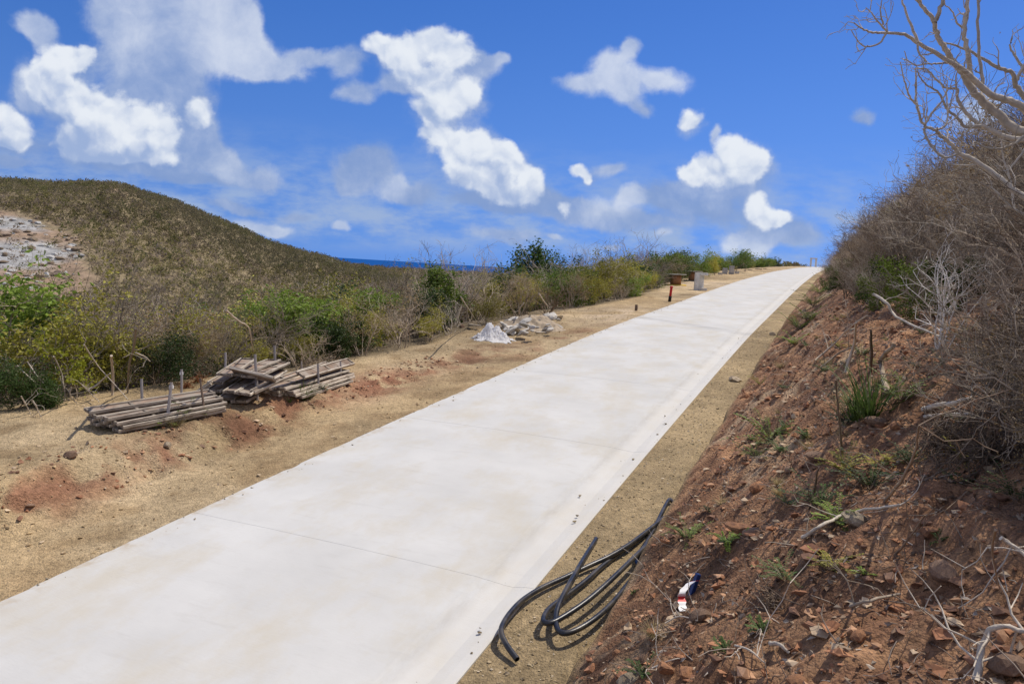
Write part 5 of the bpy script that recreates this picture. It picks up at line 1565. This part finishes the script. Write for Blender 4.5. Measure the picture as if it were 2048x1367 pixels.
# --- single trees and shrubs of the left belt
def tree_mesh(seed, bark, leaf, per, lsize, lspread, **kw):
    return leafy_meshes(seed, bark, leaf, per=per, lsize=lsize, lspread=lspread, **kw)
def special(px, py, back, hpx, seed, bark, leaf, label, cat, name, per=6, lsize=.07, lspread=.09, tilt=(0, 0), part=('trunk', 'crown'), kk=None, **kw):
    """(px, py): where its foot would show; back: metres farther along the sight line; hpx: height in photograph pixels"""
    g, k = ground_at(px, py)
    d = ray(px, py); k = kk or k + back
    p = Vector(d * k); p.z = tz(p.x, p.y) - .05
    top = depth_pt(px, py - hpx, k)
    st, fo = leafy_meshes(seed, bark, leaf, per=per, lsize=lsize, lspread=lspread, **kw)
    co = np.empty(len(st.vertices) * 3, np.float32); st.vertices.foreach_get('co', co)
    hh = np.percentile(co.reshape(-1, 3)[:, 2], 99.5)
    sc = max(.2, (top.z - p.z) / hh)
    st.name, fo.name = part
    r = thing(name, label, cat, p, (tilt[0], tilt[1], seed * 1.7), None, sc)
    put(part[0], st, parent=r); put(part[1], fo, parent=r)
    return r
special(1050, 616, 0, 126, 501, 'bark_grey', 'leaf_dark', 'tall dark green tree standing above the scrub behind the rubble', 'tree', 'dark_tree', per=9, stems=3, h=1.3, spread=.35, kids=(5, 5, 3), lspread=.10, lsize=.085)
special(1074, 614, 0, 110, 502, 'bark_grey', 'leaf_dark', 'dark green tree with a sparse twiggy top just right of the tallest', 'tree', 'dark_tree', per=8, stems=3, h=1.3, spread=.35, kids=(5, 4, 3), lspread=.10, lsize=.075, keep=.6)
special(1062, 619, 0, 66, 520, 'bark_brown', 'leaf_dark', 'broad dark green bush under the tall dark tree behind the rubble', 'shrub', 'dark_bush', per=9, stems=7, h=.9, spread=1.0, kids=(5, 4, 3), lspread=.09, lsize=.08, part=('stems', 'foliage'))
special(1110, 606, 0, 96, 503, 'bark_brown', 'leaf_dark', 'narrow dark green tree at the right of the dark pair', 'tree', 'dark_tree', per=8, stems=2, h=1.3, spread=.25, kids=(5, 5, 3), lspread=.08, lsize=.07)
special(893, 658, .3, 118, 504, 'bark_grey', 'leaf_green', 'bright green round crowned tree left of the dark pair', 'tree', 'round_tree', per=9, stems=3, h=1.2, spread=.4, kids=(4, 5, 3), lspread=.10, lsize=.10)
special(822, 660, 3.0, 128, 505, 'bark_brown', 'leaf_dry', 'thin tree with sparse reddish brown leaves rising against the sea', 'tree', 'sparse_tree', per=3, stems=3, h=1.4, spread=.4, kids=(4, 4, 2), lspread=.06, lsize=.07, keep=.8, tilt=(0, -.12))
special(130, 806, .8, 165, 506, 'bark_pale', 'leaf_lime', 'lime yellow broad leafed sapling leaning left at the scrub edge', 'tree', 'lime_sapling', per=5, stems=2, h=1.4, spread=.3, kids=(5, 3), maxlevel=2, lspread=.09, lsize=.13, aspect=.7, tilt=(0, -.3))
special(150, 808, .3, 62, 507, 'bark_grey', 'leaf_lime', 'small lime yellow bush below the lime sapling', 'shrub', 'lime_bush', per=4, stems=3, h=.9, spread=.6, kids=(4, 3), maxlevel=2, lspread=.08, lsize=.11, aspect=.7, part=('stems', 'foliage'))
special(12, 830, 3.0, 290, 508, 'bark_grey', 'leaf_green', 'tall green tree cut by the left edge of the view', 'tree', 'green_tree', per=7, stems=2, h=1.5, spread=.3, kids=(5, 5, 3), lspread=.10, lsize=.09)
special(30, 828, .5, 110, 509, 'bark_brown', 'leaf_dark', 'dense dark green bush at the lower left scrub edge', 'shrub', 'dark_bush', per=10, stems=7, h=.9, spread=1.0, kids=(5, 5, 3), lspread=.10, lsize=.06, part=('stems', 'foliage'))
special(95, 815, 4.0, 215, 510, 'bark_grey', 'leaf_green', 'loose green tree behind the lime sapling', 'tree', 'green_tree', per=4, stems=4, h=1.3, spread=.5, kids=(5, 4, 3), lspread=.09, lsize=.07, keep=.8)
special(318, 782, 1.0, 140, 511, 'bark_brown', 'leaf_dark', 'dark green bush right of the broken stump', 'shrub', 'dark_bush', per=9, stems=6, h=1.1, spread=.7, kids=(5, 5, 3), lspread=.09, lsize=.055, part=('stems', 'foliage'))
special(352, 770, 1.6, 175, 512, 'bark_pale', 'leaf_olive', 'olive yellow tree with pale limbs behind the long stack', 'tree', 'olive_tree', per=4, stems=4, h=1.3, spread=.5, kids=(5, 4, 3), lspread=.08, lsize=.065, keep=.8)
special(400, 760, 1.0, 140, 513, 'bark_grey', 'straw', 'straw coloured wispy shrub behind the long stack', 'shrub', 'straw_shrub', per=3, stems=9, h=1.2, spread=.5, kids=(6, 4, 3), lspread=.07, lsize=.07, aspect=.2, part=('stems', 'foliage'))
special(232, 785, .8, 100, 514, 'bark_grey', 'leaf_olive', 'yellowing bush hanging over the broken stump', 'shrub', 'olive_bush', per=5, stems=5, h=1.1, spread=.5, kids=(5, 4, 3), lspread=.08, lsize=.06, part=('stems', 'foliage'))
special(640, 702, .8, 105, 515, 'bark_grey', 'leaf_green', 'leafy green bush above the fallen log', 'shrub', 'green_bush', per=6, stems=5, h=1.1, spread=.6, kids=(5, 4, 3), lspread=.09, lsize=.065, part=('stems', 'foliage'))
special(850, 668, .3, 62, 516, 'bark_brown', 'leaf_dark', 'low dark green bush on the shoulder edge left of the white sheet', 'shrub', 'dark_bush', per=9, stems=7, h=.9, spread=1.0, kids=(5, 4, 3), lspread=.08, lsize=.06, part=('stems', 'foliage'))
special(780, 678, .6, 85, 517, 'bark_grey', 'leaf_olive', 'yellow green bush with a bright top in mid belt', 'shrub', 'olive_bush', per=6, stems=6, h=1.1, spread=.6, kids=(5, 4, 3), lspread=.09, lsize=.06, part=('stems', 'foliage'))
special(1165, 597, 1.0, 62, 518, 'bark_pale', 'leaf_olive', 'yellow green bush with a pale trunk right of the dark trees', 'shrub', 'olive_bush', per=6, stems=3, h=1.1, spread=.5, kids=(5, 4, 3), lspread=.09, lsize=.07, part=('stems', 'foliage'))
special(1272, 578, .8, 46, 519, 'bark_brown', 'leaf_dark', 'dark green bush at the scrub edge near the dark stub', 'shrub', 'dark_bush', per=9, stems=6, h=1., spread=.9, kids=(5, 4, 3), lspread=.10, lsize=.08, part=('stems', 'foliage'))
for i, (px, py, h, lf, lab) in enumerate([(1338, 556, 46, 'leaf_dark', 'dark leafed tree directly behind the nearer cable drum'), (1358, 552, 54, 'leaf_green', 'first bright green tree behind the cable drums'), (1400, 548, 54, 'leaf_green', 'second bright green tree behind the concrete cabinet'),
                                     (1428, 545, 42, 'leaf_olive', 'yellow green tree left of the block piles'), (1468, 538, 36, 'leaf_dark', 'dark green tree behind the right block pile'), (1490, 533, 34, 'leaf_green', 'rounded green tree just right of the block piles')]):
    special(px, py, 1.5, h * .9, kk=(58, 60, 64, 74, 84, 90)[i], seed=530 + i, bark='bark_grey', leaf=lf, label=lab, cat='tree', name='green_tree', per=6, stems=4, h=1.2, spread=.45, kids=(4, 4, 2), lspread=.13, lsize=.10)

# --- right bank: the pale multi-stemmed tree and the big leafless tree leaning in from the right
def bare_tree(px, py, back, hpx, seed, bark, label, **kw):
    g, k = ground_at(px, py); d = ray(px, py); k += back
    p = Vector(d * k); p.z = tz(p.x, p.y) - .05
    rng, lines, tips = shrub_lines(seed, **kw)
    top = depth_pt(px, py - hpx, k)
    z = np.concatenate([l[0][:, 2] for l in lines]).max()
    sc = (top.z - p.z) / z
    v, q = tubes(lines, 5)
    return tag(put('bare_tree', mesh_np('bare_tree', v, q, None, MATS[bark], True), p, (0, 0, seed), sc), label, 'tree')
bare_tree(1886, 688, -.3, 245, 601, 'bark_silver', 'silvery white leafless tree with many thin stems in front of the thicket', stems=7, h=1.5, spread=.40, kids=(4, 3, 3), wig=.17, r0=.028)
bare_tree(1758, 520, .5, 175, 602, 'bark_silver', 'pale leafless tree rising from the far left end of the thicket', stems=2, h=1.6, spread=.25, kids=(4, 4, 3), wig=.14, r0=.025)
bare_tree(1960, 700, 0, 240, 603, 'bark_grey', 'tall grey leafless tree standing in the thicket below the overhanging limb', stems=5, h=1.6, spread=.5, kids=(5, 4, 3), wig=.15, r0=.020)
def build_big_tree():
    rng = np.random.default_rng(33)
    K0 = 8.6
    def L4(rows, k0, k1, r0, r1):
        n = len(rows)
        P = [np.array(depth_pt(1600 + x / 2.734, y / 2.734, k0 + (k1 - k0) * i / (n - 1))) for i, (x, y) in enumerate(rows)]
        C_ = catmull(P, 5)
        C_[1:-1] += rng.normal(size=(len(C_) - 2, 3)) * min(.0045, r1 * .4)
        return (C_, (r0 + (r1 - r0) * np.linspace(0, 1, len(C_)) ** .85) * .85)
    g, kg = ground_at(2190, 640)
    base = np.array(Vector(ray(2190, 640) * K0)); base[2] = tz(base[0], base[1]) - .15
    fork = np.array(depth_pt(1600 + 1330 / 2.734, 700 / 2.734, K0))
    trunk = catmull([base, base * .6 + fork * .4 + np.array([.08, 0, .05]), fork], 6)
    main = [
        ([(1330, 700), (1215, 722), (1130, 668), (1055, 600), (985, 540), (930, 470), (890, 400), (835, 335), (795, 265), (745, 180), (735, 120), (690, 60), (640, 0), (600, -60)], 8.6, 8.1, .056, .013),
        ([(735, 125), (762, 60), (785, -10), (800, -70)], 8.2, 8.3, .026, .012),
        ([(1330, 700), (1225, 592), (1130, 545), (1040, 515), (940, 425), (880, 372), (830, 345), (740, 290), (640, 230), (570, 190), (480, 180), (400, 178), (340, 158), (295, 126)], 8.6, 7.6, .044, .006),
        ([(478, 175), (425, 118), (390, 70), (360, 42)], 7.7, 7.6, .011, .004), ([(455, 138), (440, 60), (452, -10)], 7.7, 7.7, .010, .004),
        ([(470, 185), (435, 235), (370, 256), (330, 240), (300, 200), (280, 165)], 7.7, 7.6, .011, .004), ([(370, 250), (345, 270), (300, 290)], 7.65, 7.6, .007, .003),
        ([(645, 232), (612, 150), (572, 50), (548, -20)], 7.9, 7.9, .016, .008), ([(640, 230), (650, 290), (690, 340), (640, 358), (590, 330), (570, 280)], 7.9, 7.8, .012, .004),
        ([(1330, 760), (1215, 765), (1120, 745), (1040, 710), (990, 685), (930, 640), (890, 590), (860, 540), (862, 490), (800, 480), (750, 440), (690, 380), (630, 375)], 8.5, 8.1, .032, .006),
        ([(990, 690), (900, 690), (868, 650), (800, 590), (760, 510), (700, 470), (660, 430), (640, 390)], 8.3, 8.0, .020, .005),
        ([(1330, 1110), (1225, 1072), (1140, 1015), (1020, 920), (930, 865), (870, 840), (830, 790), (770, 745), (745, 712), (680, 685), (650, 620), (635, 560), (635, 480), (632, 370)], 8.0, 7.6, .034, .007),
        ([(680, 690), (690, 750), (730, 810), (790, 860), (862, 840)], 7.7, 7.7, .012, .010), ([(682, 682), (720, 620), (770, 560), (800, 500), (806, 440)], 7.7, 7.8, .014, .005),
        ([(635, 568), (600, 530), (580, 470), (565, 420), (548, 340)], 7.65, 7.5, .012, .005), ([(752, 708), (800, 680), (806, 600), (800, 500)], 7.7, 7.9, .012, .007),
        ([(1000, 460), (985, 330), (972, 150), (976, 0), (980, -60)], 8.4, 8.7, .018, .012), ([(935, 415), (915, 280), (897, 160), (912, 60), (922, -40)], 8.4, 8.5, .028, .018),
        ([(1235, 540), (1180, 470), (1160, 400), (1080, 370), (1000, 320), (930, 280), (850, 250), (780, 235)], 9.0, 8.6, .030, .008), ([(1175, 480), (1190, 420), (1230, 350), (1260, 300)], 9.0, 9.1, .022, .012),
        ([(840, 345), (760, 348), (700, 350), (660, 352)], 8.2, 8.0, .012, .006), ([(880, 835), (868, 770), (890, 735)], 7.75, 7.7, .010, .005),
        ([(1225, 745), (1160, 790), (1080, 815), (1000, 800), (955, 775), (945, 800)], 8.3, 8.0, .016, .005), ([(905, 160), (860, 130), (830, 60), (780, 20)], 8.5, 8.4, .012, .005),
        ([(1330, 560), (1250, 430), (1190, 330), (1150, 260), (1160, 200)], 9.2, 9.4, .022, .008), ([(1240, 800), (1190, 870), (1120, 940), (1060, 900)], 8.3, 8.1, .014, .006),
        ([(1330, 1210), (1180, 1150), (1060, 1040), (985, 995)], 8.4, 8.0, .016, .006), ([(1170, 1140), (1150, 980), (1110, 860), (1100, 760)], 8.3, 8.4, .014, .006)]
    tl = [(trunk, np.linspace(.095, .06, len(trunk)))]
    r = thing('bare_tree', 'big leafless tree leaning in over the bank from the right edge', 'tree', tuple(base))
    def local(lines): return [(P - base, q) for P, q in lines]
    put('trunk', tube_mesh('trunk', local(tl), MATS['bark_pale'], 12), parent=r)
    for a in main:
        P, q = L4(*a)
        lines, tips = [(P, q)], []
        for i in range(2, len(P), 3):                  # crooked twigs growing out of this limb
            if rng.random() < .42:
                d = unit(unit(P[min(i + 1, len(P) - 1)] - P[i - 1]) * .5 + rnd_perp(unit(P[i] - P[i - 1]), rng) + np.array([0, 0, .35]))
                grow(rng, lines, tips, P[i], d, rng.uniform(.10, .28), max(.004, min(.008, q[i] * .5)), 1, 2, (3, 3, 2), .55, .34, .10, (.5, 1.2), .0018, 3)
        put('limb', tube_mesh('limb', local(lines), MATS['bark_pale'], 7, True, False), parent=r)
build_big_tree()

# --- loose stuff on the ground: gravel, twigs, leaf litter
def scatter_bank(n, s0, s1, t0, t1, ps=1.4, pt=1.0, seed=1):
    rng = np.random.default_rng(seed)
    s = s0 + (s1 - s0) * rng.random(n) ** ps; t = t0 + (t1 - t0) * rng.random(n) ** pt
    x, y = xy_of(s, t)
    return rng, s, t, x, y, terrain_z(x, y)
def build_gravel():
    base = np.array([(1, 0, 0), (-1, 0, 0), (0, 1, 0), (0, -1, 0), (0, 0, 1), (0, 0, -1), (.6, .6, .55), (-.6, .6, .5), (.6, -.6, .5), (-.6, -.6, .55)], float)
    tri = np.array([(0, 6, 8), (6, 4, 8), (6, 7, 4), (7, 9, 4), (9, 8, 4), (0, 2, 6), (2, 7, 6), (2, 1, 7), (1, 9, 7), (1, 3, 9), (3, 8, 9), (3, 0, 8), (0, 5, 2), (2, 5, 1), (1, 5, 3), (3, 5, 0)])
    Vs, Ts, Cs, off = [], [], [], 0
    pal_b = np.array([[.36, .18, .10], [.29, .145, .085], [.42, .25, .15], [.23, .125, .08], [.46, .35, .24], [.19, .11, .075]])
    pal_v = np.array([[.40, .32, .20], [.34, .265, .165], [.48, .40, .29], [.28, .22, .14]])
    for (n, a, pal, rmin, rmax, pw, seed) in ((8500, (3.2, 22, -1.45, 3.6, 1.5, 1.0), pal_b, .008, .045, 3.2, 1), (4500, (3.5, 30, -2.55, -1.7, 1.3, 1.0), pal_v, .004, .018, 2.5, 2), (3200, (5, 32, -13.0, -7.25, 1.0, 1.0), pal_v * np.array([1.05, .98, .9]), .006, .030, 3.2, 3), (800, (6, 18, -9.9, -8.7, 1.0, 1.0), pal_b, .008, .045, 3.0, 4),
                                              (70, (5, 26, -3.0, -2.6, 1.0, .5), pal_v * .6, .004, .022, 2.0, 5), (160, (5, 40, -7.14, -6.9, 1.0, 1.6), pal_v * .8, .004, .018, 2.0, 6)):
        rng, s, t, x, y, z = scatter_bank(n, *a, seed=seed)
        if seed in (5, 6): z = road_z(s) + .004
        r = rmin + (rmax - rmin) * rng.random(n) ** pw
        th = rng.uniform(0, 6.28, n)
        b = base[None] * (1 + .5 * rng.normal(size=(n, 10, 1)).clip(-1.2, 1.2)) * r[:, None, None] * rng.uniform(.6, 1.3, (n, 1, 3)) * np.array([1, 1, .75])
        V = np.stack([b[..., 0] * np.cos(th)[:, None] - b[..., 1] * np.sin(th)[:, None], b[..., 0] * np.sin(th)[:, None] + b[..., 1] * np.cos(th)[:, None], b[..., 2]], -1)
        V += np.stack([x, y, z + r * .2], -1)[:, None, :]
        c = pal[rng.integers(0, len(pal), n)] * rng.uniform(.75, 1.25, (n, 1))
        Vs.append(V.reshape(-1, 3)); Ts.append((np.arange(n)[:, None, None] * 10 + tri[None] + off).reshape(-1, 3)); Cs.append(np.repeat(c, 10, axis=0)); off += n * 10
    m = plain_mat('gravel_stone', (1, 1, 1), rough=.95, var=.25, scale=60, spec=.1, attr='tint')
    tag(put('gravel', mesh_np('gravel', np.concatenate(Vs), None, np.concatenate(Ts), m, False, np.concatenate(Cs), 'tint')), kind='stuff')
build_gravel()
def build_quarry_rubble():
    rng = np.random.default_rng(12)
    bm = [np.empty(len(m.vertices) * 3, np.float32) for m in ROCKS['rubble']]
    for m, b in zip(ROCKS['rubble'], bm): m.vertices.foreach_get('co', b)
    li = []
    for m in ROCKS['rubble']:
        l = np.empty(len(m.loops), np.int32); m.loops.foreach_get('vertex_index', l); li.append(l.reshape(-1, 3))
    Vs, Ts, Cs, off = [], [], [], 0
    for i in range(520):
        px, py = rng.uniform(-60, 190), rng.uniform(432, 590)
        d = ray(px, py)
        if (px - 20) ** 2 / 150 ** 2 + (py - 505) ** 2 / 80 ** 2 > 1: continue
        g, k = ground_at(px, py, rmin=150)
        r = .35 + 2.2 * rng.random() ** 4
        v = bm[i % 4].reshape(-1, 3) * r * rng.uniform(.6, 1.3, 3)
        a = rng.uniform(0, 6.28); ca, sa = math.cos(a), math.sin(a)
        v = np.stack([v[:, 0] * ca - v[:, 1] * sa, v[:, 0] * sa + v[:, 1] * ca, v[:, 2]], -1) + np.array(g)
        Vs.append(v); Ts.append(li[i % 4] + off); off += len(v)
        Cs.append(np.broadcast_to(np.array([[.36, .355, .34], [.27, .205, .15], [.42, .41, .39], [.19, .145, .10], [.30, .23, .17]][rng.integers(0, 5)]), v.shape))
    m = plain_mat('quarry_stone', (1, 1, 1), rough=.95, var=.3, scale=1.5, attr='tint')
    tag(put('quarry_rubble', mesh_np('quarry_rubble', np.concatenate(Vs), None, np.concatenate(Ts), m, False, np.concatenate(Cs), 'tint')), kind='stuff')
build_quarry_rubble()
def build_litter():
    rng, s, t, x, y, z = scatter_bank(5200, 3.2, 26, -1.4, 3.6, 1.4, .85, 6)
    lines = []
    for i in range(len(x)):
        a = rng.uniform(0, 6.28); L = .05 + .26 * rng.random() ** 2
        d = np.array([math.cos(a), math.sin(a), rng.uniform(-.12, .35)])
        P = branch_path(rng, np.array([x[i], y[i], z[i] + .006]), d, L, 3, .22, -.03)
        lines.append((P, np.linspace(.0034, .0016, 4) * rng.uniform(.6, 1.5)))
    v, q = tubes(lines, 3)
    c = np.repeat(np.array([[.27, .215, .17], [.16, .115, .085], [.40, .34, .28]])[rng.integers(0, 3, len(lines))] * rng.uniform(.7, 1.2, (len(lines), 1)), 12, axis=0)
    m = plain_mat('twig_litter', (1, 1, 1), var=.2, attr='tint')
    tag(put('twig_litter', mesh_np('twig_litter', v, q, None, m, True, c, 'tint')), kind='stuff')
    rng, s, t, x, y, z = scatter_bank(14000, 3.2, 26, -1.3, 4.0, 1.4, .75, 7)
    v, tr = leaves_at(rng, np.stack([x, y, z + .012], -1), 1, .004, .045, 0, .55)
    c = np.repeat(np.array([[.20, .13, .085], [.30, .215, .15], [.12, .08, .055], [.36, .30, .24]])[rng.integers(0, 4, len(x))] * rng.uniform(.7, 1.2, (len(x), 1)), 4, axis=0)
    m = plain_mat('leaf_litter', (1, 1, 1), var=.2, attr='tint')
    tag(put('leaf_litter', mesh_np('leaf_litter', v, None, tr, m, False, c, 'tint')), kind='stuff')
build_litter()
